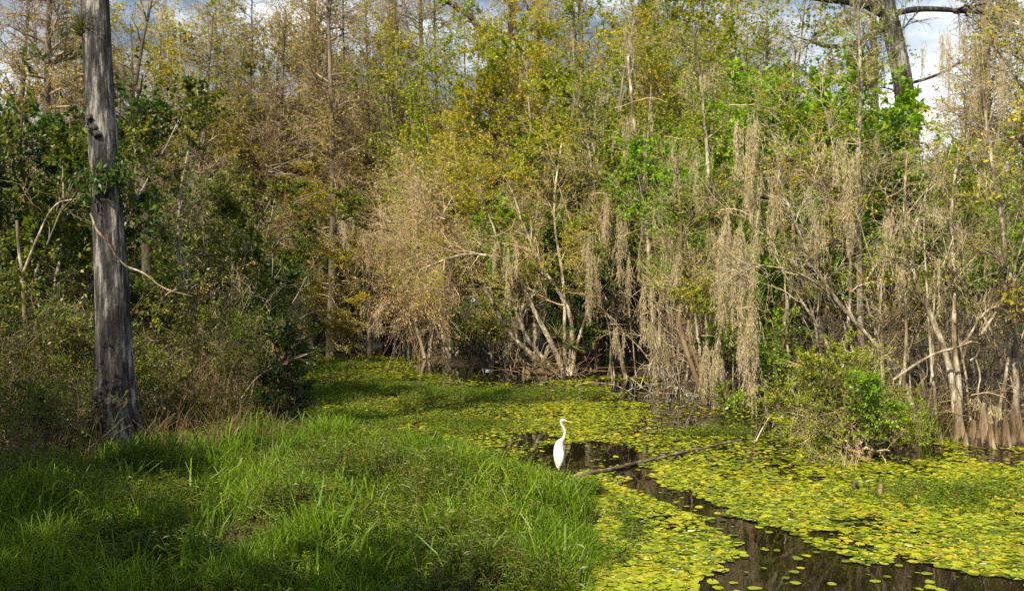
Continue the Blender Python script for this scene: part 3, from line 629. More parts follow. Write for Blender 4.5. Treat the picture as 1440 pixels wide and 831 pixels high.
for k_, (px, Y, lab) in enumerate([(470, 70, 'tall olive tree beyond the yellow cypress sprays'), (570, 56, 'tall olive tree left of the crooked dark limbs'), (640, 54, 'tall olive tree under the crooked dark limbs'), (715, 51, 'tall olive tree right of the crooked dark limbs'),
        (265, 56, 'tall olive tree behind the vine-hung tree'), (330, 60, 'tall olive tree behind the rounded leafy tree'), (100, 52, 'tall olive tree behind the massive trunk'),
        (780, 53, 'tall olive tree above the fan tree'), (850, 50, 'tall mossy tree above the dark bush'), (920, 48, 'tall mossy tree above the flared brown foot'), (990, 46, 'tall mossy tree above the longest moss curtain'), (1050, 44, 'tall olive tree just left of the brightest green crown'),
        (520, 64, 'tall olive tree over the channel bend'), (385, 62, 'tall olive tree between the rusty cypresses and the channel'), (1450, 46, 'tall olive tree by the right edge of the photo')]):
    put(f'tall{k_%3}', px, Y, 'swamp_tree', lab, 'tree', sc=1.1 if Y < 60 else 1.2)
# wood behind
for k_ in range(14):
    put(f'shade{k_%2}', 410+k_*17, 86+(k_*7 % 9), 'bare_thicket', 'dark leafy thicket at the far end of the dark channel', 'thicket', 'thickets at the channel end', sc=1.7)
rb = random.Random(4); nb = 0
def wood(px, Y, keys, sc, grp, lab, nm='woodland_tree'):
    put(rb.choice(keys), px, Y, nm, lab, 'tree', grp, sc=sc*rb.uniform(.85, 1.15), rz=rb.uniform(0, 6.28))
for k_ in range(26):
    px = 640+k_*34+rb.uniform(-10, 10); wood(px, rb.uniform(47, 56), ['ash0', 'ash1', 'ash2', 'gold0', 'mid0', 'mid1', 'dark1'], .72 if px > 1120 else 1.2, 'trees behind the right shore', 'olive woodland tree half hidden behind the first trees of the right shore')
for k_ in range(16):
    px = -60+k_*30+rb.uniform(-10, 10); wood(px, rb.uniform(36, 52), ['mid0', 'mid1', 'mid2', 'dark1', 'dark2'], 1.15 if px < 230 else .85, 'trees behind the left bank', 'dull green woodland tree half hidden behind the left bank trees')
for k_ in range(24):
    px = -100+k_*66+rb.uniform(-20, 20); wood(px, rb.uniform(92, 110), ['mid0', 'mid1', 'ash1', 'dark1', 'gold0'], 1.75 if px < 1080 else .95, 'far woodland trees', 'far woodland tree closing the view behind the channel and cypresses')
for (px, Y) in [(430, 90), (480, 91), (530, 90), (580, 88), (505, 96), (455, 97)]:
    wood(px, Y, ['dark0', 'dark1', 'dark2'], 1.3, 'dark trees at the channel end', 'dark leafy tree at the far end of the dark channel')
for k_, (px, Y) in enumerate([(1130, 33), (1240, 32), (1345, 31), (1450, 30), (880, 42), (1000, 34), (150, 30), (30, 28), (-50, 24), (190, 33), (270, 34)]):
    put(f'bare{k_%3}' if px > 300 else f'shade{k_%2}', px, Y, 'bare_thicket', 'twiggy undergrowth thicket deep between the shore trees', 'thicket', 'undergrowth between the trees', sc=.8)
# trees outside the frame to the left and behind that shade the near bank
for (X, Y, k_, sc) in [(-9.2, 2.4, 'oak', 1.0), (-10.6, 6.9, 'oak', .9), (-14.4, 9.5, 'oak', .8), (-12, 5, 'oak', .95), (-13, 2, 'oak', 1.)]:
    plant('swamp_tree', (X, Y, .2), 'leafy tree on the bank left of the viewpoint', 'tree', KIND[k_], 'trees left of the viewpoint', X, sc)

EXEC_FEATURES = True
# ------------------------------------------------------------------ featured trees built from their own stem lines
def lines(stems):
    """stems: list of (points[(px,py,Y)...], r0, r1) -> arrays relative to the first base"""
    S = 16; base = None; P = []; Rr = []
    for pts, r0, r1 in stems:
        q = smooth_line([at(*a) for a in pts], S)
        if base is None: base = q[0].copy()
        P.append(q); Rr.append(np.linspace(r0, r1, S))
    return base, np.array(P)-base, np.array(Rr)
def feature(name, label, cat, stems, p, seed, group=None):
    base, P, Rr = lines(stems); return plant(name, base, label, cat, make_tree(seed, P, Rr, p), group)
def ridged(mb, H, r0, r1, n=40, rings=22, ridges=7, amp=.25, flare=2.2, seed=0, lean=(0, 0), close=True, mat=0, z0=-.3, exp=3.):
    """buttressed trunk base or knee: ridged lathe; r0 at foot, r1 at top"""
    rg = np.random.default_rng(seed); ph = rg.uniform(0, 6.28, 3); V = []
    for i in range(rings):
        t = i/(rings-1); fl = (1-t)**exp; r = r1+(r0-r1)*fl; a = np.arange(n)*2*np.pi/n
        tw = .35*t
        rad = r*(1+amp*fl**.7*np.cos(ridges*(a+tw)+ph[0]+.6*np.sin(2*a+ph[1]))+amp*.3*np.cos((2*ridges+1)*a+ph[2]+3*t)*(.3+.7*fl)+rg.normal(0, .012, n))
        V.append(np.stack([lean[0]*t*t*H+np.cos(a)*rad, lean[1]*t*t*H+np.sin(a)*rad, np.full(n, z0+t*(H-z0))], -1))
    V = np.array(V); k, j = np.meshgrid(np.arange(rings-1), np.arange(n), indexing='ij'); j2 = (j+1) % n
    mb.add(V.reshape(-1, 3), np.stack([k*n+j, k*n+j2, (k+1)*n+j2, (k+1)*n+j], -1).reshape(-1, 4), mat)
    if close:
        mb.add(np.concatenate([V[-1], V[-1].mean(0, keepdims=True)+[[0, 0, r1*.5]]]), [[q, (q+1) % n, n] for q in range(n)], mat)
    return V
def rosette(mb, rg, c, n, ln, wid, mat=0, up=.5, droop=.5):
    """air plant: arching strap leaves from one point"""
    a = rg.uniform(0, 6.28, n); e = rg.uniform(-.3, 1.2, n)+up*.3
    d = np.stack([np.cos(a)*np.cos(e), np.sin(a)*np.cos(e), np.sin(e)], -1)
    P = grow(rg, np.tile(c, (n, 1)), d, ln*rg.uniform(.6, 1.2, n), 5, .05, -droop*.25)
    T = unit(np.gradient(P, axis=1)); W = unit(np.cross(T, rg.normal(0, 1, (n, 1, 3))))*(wid*np.array([1, .9, .7, .45, .05]))[None, :, None]
    V = np.stack([P-W, P+W], 2).reshape(-1, 3); k, s = np.meshgrid(np.arange(n), np.arange(4), indexing='ij'); b = k*10+s*2
    mb.add(V, np.stack([b, b+1, b+3, b+2], -1).reshape(-1, 4), mat, True)

# big cypress trunk on the left
Yb = 18.4; bx = at(160, 640, Yb)
e = empty('cypress_tree', (bx[0], bx[1], .1), 'massive grey-barked cypress trunk standing on the left bank', 'tree')
mb = MB(); rgb = np.random.default_rng(9); Hh = 14.; n = 96; rings = 150; V = []
prof = [(0, .72), (.04, .52), (.10, .38), (.2, .305), (.4, .265), (.6, .24), (.8, .21), (1, .17)]
ph = rgb.uniform(0, 6.28, 12)
for i in range(rings):
    t = (i/(rings-1)); z = -.3+t*(Hh+.3); r = np.interp(t, [q[0] for q in prof], [q[1] for q in prof])
    a = np.arange(n)*2*np.pi/n; fl = max(0, 1-z/2.6)
    fis = sum(np.sin((11+5*k)*a+ph[k]+1.6*np.sin(z*(.8+.37*k)+ph[k+5])) for k in range(5))/5
    rad = r*(1+.16*fl**1.3*np.cos(5*a+ph[0]+.5*np.sin(2*a))+.035*fis+rgb.normal(0, .006, n)+.03*math.sin(z*1.1+ph[1])*np.cos(a*2+z*.4))
    cx_ = -.30*(z/9.)+.06*math.sin(z*.5)
    V.append(np.stack([cx_+np.cos(a)*rad, .05*math.sin(z*.7)+np.sin(a)*rad, np.full(n, z)], -1))
V = np.array(V); k, j = np.meshgrid(np.arange(rings-1), np.arange(n), indexing='ij'); j2 = (j+1) % n
mb.add(V.reshape(-1, 3), np.stack([k*n+j, k*n+j2, (k+1)*n+j2, (k+1)*n+j], -1).reshape(-1, 4))
link('trunk', mb.data('trunk', [M['bark_big']]), e)
L0 = V.mean(1)[70:][::5][None]; R0 = np.full((1, L0.shape[1]), .2)
for nm, me in make_tree(77, L0, R0, dict(split=True, n1=18, n2=150, n3=900, nl=2500, ls=.09, l1=3.8, l2=1.4, l3=.6, a1=(.9, 1.4), leaf='needle_rust', bark='bark_far', twig='twig_dark', moss=12, t1=.35, rmax1=.09))[1:]:
    link(nm, me, e)
# vine collar and air plant on the trunk
def on_trunk(py, da):
    z = CAMZ-(py-CY)/F*Yb; i = int(np.clip((z-.1+.3)/(Hh+.3)*(rings-1), 0, rings-1)); j = int((da % 360)/360*n) % n
    return V[i, j], V[i].mean(0)
q = MB(); g2 = np.random.default_rng(3)
for k in range(9):
    p_, c_ = on_trunk(42+g2.uniform(-10, 12), 215+g2.uniform(-35, 35)); rosette(q, g2, p_+.02*(p_-c_), 34, .42, .008, 0, .7, .35)
o = tag(link('air_plant', q.data('air_plant', [M['fern']]), None, (bx[0], bx[1], .1)), 'spiky air plant tuft high on the massive trunk', 'air plant')
q = MB(); rr_ = []
for k in range(70):
    p_, c_ = on_trunk(g2.normal(248, 15), g2.uniform(170, 390)); d_ = unit((p_-c_)*[1, 1, 0]); rr_.append((p_, d_))
st = np.array([a for a, b_ in rr_]); dd = np.array([b_ for a, b_ in rr_])
P = grow(g2, st, dd+g2.normal(0, .5, dd.shape), g2.uniform(.15, .45, len(st)), 4, .3, -.25); tube(q, P, np.full((len(st), 4), .005), 3, 0)
leaves(q, g2, P, 900, .10, .4, 1, t0=0, droop=.6, out=.05)
tag(link('fern_collar', q.data('fern_collar', [M['twig_dark'], M['leaf_dark']]), None, (bx[0], bx[1], .1)), 'dark leafy fern wrapped round the middle of the massive trunk', 'fern')
q = MB()
for (py, da, s_) in [(168, 250, .08), (180, 262, .11), (186, 276, .09), (192, 268, .07), (174, 240, .06)]:
    p_, c_ = on_trunk(py, da); u = bpy.data.meshes.new('t')
    nn = 10; a = np.linspace(0, np.pi, nn); b_ = np.linspace(0, 2*np.pi, nn+1)[:-1]
    A, B = np.meshgrid(a, b_, indexing='ij'); rad = s_*.85*(1+g2.normal(0, .22, A.shape))
    VV = np.stack([np.sin(A)*np.cos(B)*rad, np.sin(A)*np.sin(B)*rad, np.cos(A)*rad], -1)+p_
    kk, jj = np.meshgrid(np.arange(nn-1), np.arange(nn), indexing='ij'); q.add(VV.reshape(-1, 3), np.stack([kk*nn+jj, kk*nn+(jj+1) % nn, (kk+1)*nn+(jj+1) % nn, (kk+1)*nn+jj], -1).reshape(-1, 4))
ob = link('burl', q.data('burl', [M['bark_big']]), e)
q = MB(); pts = []
for k in range(9):
    p_, c_ = on_trunk(300+k*9, 215+k*16); pts.append(p_+unit(p_-c_)*.02)
pts += [pts[-1]+np.array([.45, -.2, -.12]), pts[-1]+np.array([.8, -.3, -.42]), pts[-1]+np.array([1.35, -.3, -.55])]
tube(q, smooth_line(pts, 30), np.linspace(.022, .014, 30), 6)
tag(link('vine', q.data('vine', [M['bark_pale']]), None, (bx[0], bx[1], .1)), 'pale woody vine winding round the massive trunk then sagging right', 'vine')

FT = dict(n1=18, n2=150, n3=900, nl=5000, ls=.07, l1=1.8, l2=1., l3=.5, t1=.4, bark='bark_pale', moss=10)
# dark broken tree behind the big trunk
feature('broken_tree', 'dark leaning tree with a forked broken top behind the massive trunk', 'tree',
        [([(212, 560, 33), (208, 400, 33), (203, 260, 33), (190, 140, 33), (168, 92, 33)], .22, .10), ([(196, 175, 33), (185, 140, 33), (160, 122, 32.7), (128, 100, 32.5)], .09, .04), ([(190, 120, 33), (200, 60, 33.2), (214, 0, 33.5)], .08, .03)],
        dict(FT, bark='bark_dark', leaf='leaf_mid', nl=500, n3=300, n2=60, l1=2., moss=4), 301)
# slender pale fork at far left
feature('forked_sapling', 'thin pale forked sapling at the left edge', 'sapling',
        [([(36, 470, 19.5), (32, 383, 19.5), (26, 350, 19.5), (24, 310, 19.5)], .045, .03), ([(33, 383, 19.5), (50, 340, 19.4), (75, 285, 19.3), (108, 280, 19.)], .03, .012)],
        dict(FT, n1=4, n2=12, n3=40, nl=160, l1=.7, l2=.4, leaf='leaf_mid', moss=0), 302)
# vine covered stem right of trunk
feature('vine_sapling', 'pale crooked sapling wrapped in vines left of the channel', 'sapling',
        [([(262, 600, 25), (256, 480, 25), (250, 360, 25), (252, 270, 25.2), (268, 200, 25.5)], .06, .025), ([(255, 600, 24.6), (272, 500, 24.8), (262, 420, 25), (250, 330, 25)], .03, .015), ([(300, 600, 25), (285, 500, 25), (270, 440, 25)], .025, .012)],
        dict(FT, n1=14, n2=80, n3=500, nl=2600, ls=.085, l1=1.2, l2=.7, leaf='leaf_mid', bark='bark_grey', moss=3), 303)
# vine covered stump
vs = feature('vine_stump', 'dead stump thickly covered with dark green vine at the end of the left bank', 'stump',
        [([(400, 612, 23.2), (398, 560, 23.2), (392, 500, 23.3), (388, 468, 23.3)], .20, .12)],
        dict(n1=110, n2=300, n3=900, nl=8000, ls=.085, l1=.6, l2=.35, l3=.22, t1=.0, taper=0., bark='bark_brown', leaf='leaf_dark', twig='twig_dark', a1=(1.1, 1.7)), 304)
feature('fallen_branch', 'pale dead branch leaning against the vine-covered stump', 'branch',
        [([(340, 560, 22.6), (360, 530, 22.6), (392, 512, 22.5), (432, 498, 22.4)], .03, .01), ([(352, 565, 22.6), (356, 540, 22.6), (362, 528, 22.6)], .02, .012)],
        dict(FT, n1=3, n2=8, n3=16, nl=0, l1=.4, l2=.2, moss=0), 305)

# fanning stems tree at the water
FAN = feature('fan_tree', 'many-stemmed tree fanning out of one rooted base at the waterline', 'tree',
        [([(795, 530, 38.5), (780, 490, 38.4), (752, 440, 38.2), (735, 400, 38), (700, 360, 37.5), (650, 355, 37), (590, 380, 36)], .12, .025),
         ([(800, 530, 38.5), (806, 470, 38.5), (800, 430, 38.5), (770, 390, 38.3), (740, 330, 38), (715, 250, 37.5)], .11, .03),
         ([(785, 528, 38.7), (760, 500, 38.6), (740, 475, 38.4), (722, 430, 38), (700, 330, 37.5), (660, 240, 37)], .09, .02),
         ([(798, 528, 38.4), (793, 490, 38.5), (795, 400, 38.5), (775, 300, 38.7), (790, 200, 39)], .08, .03),
         ([(770, 520, 38.6), (745, 495, 38.6), (715, 470, 38.5), (690, 420, 38.2), (640, 330, 37.7), (600, 260, 37)], .1, .03),
         ([(803, 528, 38.4), (812, 480, 38.4), (826, 440, 38.4), (845, 380, 38.5), (850, 300, 38.7)], .07, .03)],
        dict(n1=50, n2=420, n3=3000, nl=15000, ls=.075, l1=2.2, l2=1.2, l3=.6, t1=.3, bark='bark_pale', leaf='leaf_gold', twig='twig_pink', moss=20, limbtwig=True), 310)
q = MB(); ridged(q, .5, .6, .22, ridges=8, amp=.3, seed=5, close=True); link('root_base', q.data('root_base', [M['bark_dark']]), FAN).location = (0, 0.1, 0)
q = MB(); g2 = np.random.default_rng(12)
st = np.array([[-.9, -.2, .5], [-.3, -.4, 1.6], [.2, -.2, 1.2]]); 
for c_ in st: rosette(q, g2, c_, 60, .7, .012)
link('air_plant', q.data('air_plant', [M['fern']]), FAN)
# overhanging tan willow with dry leaves above the channel
feature('weeping_tree', 'tan weeping tree with dry pinkish leaves trailing twigs into the water', 'tree',
        [([(690, 515, 43), (660, 440, 42.5), (620, 370, 42), (570, 330, 41), (530, 320, 40)], .12, .03), ([(680, 515, 43), (650, 420, 42.5), (610, 330, 42), (580, 260, 41.5)], .1, .03), ([(685, 515, 43), (640, 430, 41), (600, 400, 40), (575, 420, 39.5)], .07, .02)],
        dict(n1=46, n2=420, n3=2800, nl=12000, ls=.085, l1=2., l2=1.5, l3=.8, t1=.4, bark='bark_grey', leaf='leaf_dry', twig='twig_pink', trop2=-.1, trop3=-.12, limbtwig=True, moss=0), 311)
def trailing(name, label, px0, px1, py0, py1, Y, n, mat, seed, cat='twigs', r=.008, leaf=None, nl=0):
    g = np.random.default_rng(seed); b = at((px0+px1)/2, py0, Y); wd = (px1-px0)/F*Y; Ln = (py1-py0)/F*Y
    st = np.stack([g.uniform(-.5, .5, n)*wd, g.normal(0, .4, n), g.uniform(-.25, .1, n)*Ln], -1)
    P = grow(g, st, np.array([[0, 0, -1.]])+g.normal(0, .25, (n, 3)), Ln*g.uniform(.5, 1, n), 8, .14, -.12); P[:, :, 2] = np.maximum(P[:, :, 2], -b[2]-.1)
    q = MB(); tube(q, P, np.linspace(r, r*.4, 8)[None]*np.ones((n, 1)), 3)
    st, d, rr, t = kids(g, P, np.full((n, 8), r), n*4, .1, 1, .3, .8); P3 = grow(g, st, d, g.uniform(.2, .6, len(st)), 4, .2, -.1); P3[:, :, 2] = np.maximum(P3[:, :, 2], -b[2]-.1)
    tube(q, P3, np.full((len(st), 4), r*.5), 3)
    if nl: leaves(q, g, P3, nl, .07, .4, 1, droop=.7)
    return tag(link(name, q.data(name, [M[mat], M[leaf or 'leaf_dry']]), None, b), label, cat)
trailing('hanging_twigs', 'curtain of tan dead twigs trailing into the water beside the dark channel', 572, 625, 400, 520, 40, 90, 'twig_pink', 21, leaf='leaf_dry', nl=350)
trailing('hanging_twigs', 'pinkish dry-leaved twigs overhanging the channel mouth', 505, 575, 320, 410, 39, 70, 'twig_pink', 22, leaf='leaf_dry', nl=900)

# slender trunks on the right shore
feature('slender_tree', 'slender white-barked leaning trunk in front of the dark bush', 'tree',
        [([(880, 532, 38.5), (868, 480, 38.5), (862, 430, 38.5), (856, 360, 38.6), (835, 260, 38.8), (820, 150, 39)], .10, .05)], dict(FT, moss=18), 320)
feature('slender_tree', 'grey trunk with a flared brown foot and heavy moss', 'tree',
        [([(934, 530, 38), (922, 490, 38), (915, 440, 38), (916, 380, 38), (905, 280, 38.2), (890, 160, 38.4), (880, 40, 38.6)], .15, .04), ([(926, 525, 38), (928, 470, 38), (929, 400, 38), (940, 300, 38)], .08, .04)], dict(FT, moss=24), 321)
feature('slender_tree', 'reddish wet leaning stem rising from the water', 'tree',
        [([(992, 568, 29), (975, 520, 29), (958, 470, 29), (950, 420, 29), (960, 340, 29.2), (950, 220, 29.5)], .09, .03), ([(990, 566, 29), (985, 520, 29), (965, 470, 29), (975, 380, 29)], .06, .03)], dict(FT, bark='bark_brown', moss=12), 322)
feature('slender_tree', 'pale upright trunk hidden behind the long moss curtain', 'tree',
        [([(1018, 562, 29.6), (1014, 500, 29.6), (1012, 430, 29.6), (1000, 300, 29.8), (990, 150, 30), (975, 40, 30)], .10, .03), ([(1000, 560, 30), (1002, 480, 30), (1015, 380, 30), (1040, 260, 30)], .08, .03)], dict(FT, moss=18), 323)
feature('slender_tree', 'thin brown trunk right of the long moss curtain', 'tree',
        [([(1092, 585, 27.5), (1100, 480, 27.5), (1120, 350, 27.5), (1105, 200, 28), (1120, 60, 28)], .09, .03)], dict(FT, moss=8), 324)
feature('slender_tree', 'mossy vertical trunk above the vine mound', 'tree',
        [([(1213, 575, 25), (1211, 480, 25), (1208, 380, 25), (1205, 250, 25), (1212, 120, 25.2), (1205, 0, 25.4)], .10, .035)], dict(FT, moss=20, bark='bark_grey'), 325)
feature('leaning_tree', 'pale dead trunk leaning up to the left above the vine mound', 'tree',
        [([(1290, 575, 24.5), (1268, 530, 24.4), (1240, 492, 24.3), (1190, 440, 24.2), (1150, 385, 24), (1120, 320, 24), (1095, 250, 24)], .065, .02), ([(1190, 440, 24.2), (1165, 410, 24), (1120, 380, 23.6), (1060, 372, 23.2)], .04, .015)],
        dict(FT, moss=6, nl=500, n3=300, n1=10), 326)
feature('forked_tree', 'lichen-white double stem with a brown flared foot beside the cypress knees', 'tree',
        [([(1347, 612, 22.3), (1340, 540, 22.3), (1330, 495, 22.3), (1312, 450, 22.3), (1288, 400, 22.3), (1270, 320, 22.5), (1275, 220, 22.8)], .09, .025),
         ([(1351, 612, 22.3), (1350, 540, 22.3), (1340, 480, 22.4), (1344, 400, 22.6), (1335, 300, 22.8), (1350, 200, 23)], .07, .025)],
        dict(FT, moss=14, nl=1200), 327)
feature('slender_tree', 'white-barked trunk with yellow leaves at the right edge', 'tree',
        [([(1432, 612, 21.9), (1428, 520, 21.9), (1425, 430, 21.9), (1412, 330, 22), (1395, 230, 22.2), (1380, 120, 22.5)], .08, .03)],
        dict(FT, moss=14, leaf='leaf_lemon', nl=1500), 328)
feature('looping_branch', 'pale thick branch looping over in front of the bare thickets', 'branch',
        [([(1256, 534, 22), (1290, 510, 21.9), (1318, 495, 21.8), (1350, 488, 21.7), (1370, 477, 21.6), (1380, 486, 21.6), (1374, 502, 21.6), (1364, 507, 21.6)], .036, .022),
         ([(1356, 487, 21.7), (1375, 450, 21.8), (1395, 430, 21.9), (1445, 424, 22)], .03, .02), ([(1380, 470, 21.7), (1400, 440, 21.7), (1425, 400, 21.7), (1450, 350, 21.7)], .03, .015),
         ([(1372, 505, 21.6), (1380, 530, 21.6), (1374, 550, 21.6), (1378, 590, 21.8)], .02, .012)],
        dict(FT, n1=8, n2=30, n3=80, nl=60, l1=.8, l2=.5, leaf='leaf_dry', moss=4, limbtwig=True), 329)
feature('diagonal_sapling', 'thin tan sapling leaning diagonally up to the right edge', 'sapling',
        [([(1335, 560, 23), (1365, 470, 22.5), (1400, 400, 22), (1450, 300, 21.5)], .035, .012)], dict(FT, n1=6, n2=20, n3=60, nl=60, l1=.8, moss=2), 330)
feature('arching_shrub', 'bare arching shrub with long curved twigs above the vine mound', 'shrub',
        [([(1215, 400, 25), (1240, 360, 24.6), (1275, 300, 24.2), (1330, 235, 24), (1340, 200, 24)], .03, .008), ([(1160, 420, 24.5), (1175, 330, 24.5), (1150, 250, 24.4), (1100, 215, 24.2)], .035, .01), ([(1180, 560, 25.5), (1200, 400, 25), (1190, 300, 24.8), (1160, 150, 24.6)], .06, .012),
         ([(1200, 575, 25.2), (1235, 470, 25), (1260, 380, 24.8), (1245, 270, 24.6), (1290, 230, 24.5)], .05, .01), ([(1190, 560, 25.2), (1160, 470, 25), (1110, 400, 24.8), (1075, 330, 24.6), (1040, 300, 24.4)], .05, .01)],
        dict(n1=34, n2=150, n3=500, nl=1600, ls=.08, l1=1.6, l2=1., l3=.5, t1=.3, w1=.25, bark='bark_pale', leaf='leaf_gold', moss=7, limbtwig=True, mossl=1.0), 331)
feature('yellow_leaved_tree', 'overhanging tree with lemon yellow leaves at the top right corner', 'tree',
        [([(1500, 620, 20), (1495, 400, 19.8), (1480, 200, 19.5), (1450, 60, 19.2)], .12, .05), ([(1490, 300, 19.6), (1455, 220, 19.3), (1425, 190, 19)], .04, .015), ([(1480, 190, 19.5), (1430, 110, 19.2), (1395, 60, 19)], .05, .02)],
        dict(FT, n1=22, n2=130, n3=600, nl=1500, ls=.10, leaf='leaf_lemon', moss=6), 332)
# old curved cypress top right
feature('old_cypress', 'old cypress with a curved grey trunk and long crooked limbs in the top right sky', 'tree',
        [([(1285, 560, 41), (1283, 300, 41), (1277, 160, 41), (1262, 70, 41), (1245, 10, 41), (1235, -60, 41)], .46, .36),
         ([(1250, 25, 41), (1225, 8, 40.8), (1195, 2, 40.5), (1150, -2, 40), (1100, -12, 39.5)], .22, .10), ([(1250, 30, 41), (1235, 45, 40.8), (1205, 62, 40.5), (1170, 68, 40.2), (1140, 58, 40)], .16, .07),
         ([(1255, 20, 41), (1290, 12, 40.8), (1350, 15, 40.5), (1420, 22, 40)], .14, .06), ([(1268, 120, 41), (1310, 110, 40.6), (1350, 90, 40.2), (1400, 40, 40)], .07, .03)],
        dict(n1=30, n2=190, n3=900, nl=1500, ls=.09, l1=2.2, l2=1.3, l3=.6, t1=.25, leaf='needle_rust', bark='bark_big', twig='twig_dark', moss=40, mossl=1.2, k=12, rmax1=.05, rt=.009), 333)
feature('thin_cypress', 'thin brown trunk just left of the old curved cypress', 'tree',
        [([(1234, 500, 44), (1233, 250, 44), (1230, 100, 44), (1226, -60, 44)], .2, .12)], dict(FT, bark='bark_far', twig='twig_dark', leaf='needle_rust', n1=20, l1=2., nl=1200, n3=600), 334)
# dark crooked limbs top centre
feature('crooked_cypress', 'dark crooked-limbed tree at the top centre of the wood', 'tree',
        [([(700, 480, 60.0), (698, 300, 60.0), (694, 150, 60.0), (692, 85, 60.0), (682, 50, 60.0), (665, 25, 59.5), (635, 3, 59.0), (600, -10, 58.5)], .36, .17),
         ([(693, 90, 60.0), (715, 60, 59.8), (722, 20, 59.6), (705, -40, 59.4)], .21, .13), ([(692, 120, 60.0), (640, 105, 59.5), (590, 90, 59.0)], .12, .04), ([(710, 65, 60.0), (740, 30, 59.8), (760, -20, 59.6)], .12, .07)],
        dict(FT, bark='bark_dark', twig='twig_dark', leaf='needle_rust', n1=40, n2=260, n3=1600, l1=2.6, l2=1.4, l3=.7, nl=4500, moss=20, rmax1=.06), 335)
for sd, (px, Y, r_, ln_, lab) in enumerate([(448, 60, .3, -10, 'straight dark cypress trunk above the yellow sprays'), (545, 66, .26, 6, 'grey cypress trunk at upper left of the wood'), (745, 62, .24, 20, 'brown cypress trunk rising above the fan tree'),
                                       (822, 60, .22, -8, 'grey trunk seen between mossy shore trees'), (905, 56, .45, 4, 'thick dark cypress trunk at the top centre right'), (1388, 44, .3, -4, 'mossy brown cypress trunk near the top right corner'), (602, 66, .2, -14, 'thin grey cypress trunk above the overhanging twigs')]):
    feature('cypress_tree', lab, 'tree', [([(px, 490, Y), (px+ln_*.3, 300, Y), (px+ln_*.5, 130, Y), (px+ln_, -80, Y)], r_, r_*.6)],
            dict(FT, bark='bark_dark' if px in (448, 905) else 'bark_far', twig='twig_dark', leaf='needle_rust', n1=34, n2=220, n3=1300, nl=3000, l1=2.6, l2=1.4, l3=.7, rmax1=.045, a1=(.8, 1.4), moss=26, mossl=1.3, ls=.085), 340+sd)

# dry leaved sprays / bright vine leaves clumps on right
def leafball(name, label, cat, px, py, Y, rx, rz_, n, leaf, ls, seed, tw='twig_dark', nt_=120, group=None):
    """loose clump of leafy sprays grown from a few stems"""
    g = np.random.default_rng(seed); b = at(px, py, Y); ns = 9
    st = np.zeros((ns, 3)); st[:, 2] = -rz_; d = g.normal(0, .5, (ns, 3)); d[:, 2] = 1
    P = grow(g, st, d, rz_*2*g.uniform(.5, 1, ns), 7, .2, 0); P[:, :, 0] = P[:, :, 0]*(rx/rz_)
    e_ = empty(name, b, label, cat, group); q = MB(); tube(q, P, np.linspace(.02, .008, 7)[None]*np.ones((ns, 1)), 4); link('stem', q.data('stem', [M[tw]]), e_)
    s2, d2, r2, t2 = kids(g, P, np.full((ns, 7), .02), nt_, .1, 1, .6, 1.3); Q = grow(g, s2, d2, rx*g.uniform(.2, .8, nt_), 5, .25, -.02)
    q = MB(); tube(q, Q, np.full((nt_, 5), .006), 3); s3, d3, r3, t3 = kids(g, Q, np.full((nt_, 5), .006), nt_*4, .1, 1, .4, 1.2); Q3 = grow(g, s3, d3, g.uniform(.1, .35, nt_*4), 3, .2, -.03)
    tube(q, Q3, np.full((nt_*4, 3), .004), 3); leaves(q, g, Q3, n, ls, .6, 1, t0=0, droop=.3, out=.02)
    link('crown', q.data('crown', [M[tw], M[leaf]]), e_); return e_
leafball('vine', 'bright green climbing vine over the right face of the vine mound', 'vine', 1228, 565, 19.2, .30, .85, 3000, 'leaf_bright', .065, 401)
leafball('vine', 'yellow-green vine draped over the top of the vine mound', 'vine', 1175, 545, 20.0, .5, .45, 2600, 'leaf_olive', .065, 414)
leafball('vine', 'low bright green vine patch at the waterline left of the vine mound', 'vine', 1030, 560, 28, .6, .4, 1200, 'leaf_bright', .09, 402)
leafball('vine', 'bright green creeper on the trunk right of the moss curtain', 'vine', 1092, 470, 27, .6, 1.2, 1900, 'leaf_bright', .09, 403)
leafball('vine', 'bright green creeper climbing beside the pale upright trunk', 'vine', 1016, 455, 29.2, .45, .9, 1300, 'leaf_bright', .09, 404)
leafball('vine', 'small bright vine patch under the vine mound left side', 'vine', 1135, 605, 22.6, .4, .22, 450, 'leaf_bright', .07, 405)
leafball('young_bush', 'yellow-green young bush at the waterline left of the open water', 'bush', 652, 460, 42, 1.1, 1.2, 2600, 'leaf_bright', .09, 406)
leafball('young_bush', 'yellow-leaved bush above the rooted fan base', 'bush', 690, 440, 41, 1.5, 1.2, 2200, 'leaf_olive', .085, 407)
leafball('young_bush', 'small lemon-leaved spray at the right edge above the knees', 'bush', 1432, 420, 20.8, .35, .5, 260, 'leaf_lemon', .11, 408)
leafball('young_bush', 'dark weedy bush with pale seed heads in the bottom left shade', 'bush', 20, 560, 17.5, 1., 1.0, 2600, 'leaf_mid', .06, 409)
leafball('young_bush', 'pale seed-headed bush just left of the massive trunk foot', 'bush', 100, 585, 19.2, .5, .6, 1500, 'bud', .045, 410)
leafball('young_bush', 'silvery white-leaved plant at the edge of the near bank', 'bush', 505, 622, 20.8, .22, .16, 170, 'silver', .05, 411, nt_=30)
leafball('young_bush', 'leafy shrub hanging over the left thicket right of the trunk', 'bush', 215, 420, 24, .8, .8, 1200, 'leaf_mid', .09, 412)
leafball('young_bush', 'orange and green leaved climber left of the vine stump', 'bush', 300, 470, 25.5, 1., 1.2, 1800, 'leaf_mid', .085, 413)
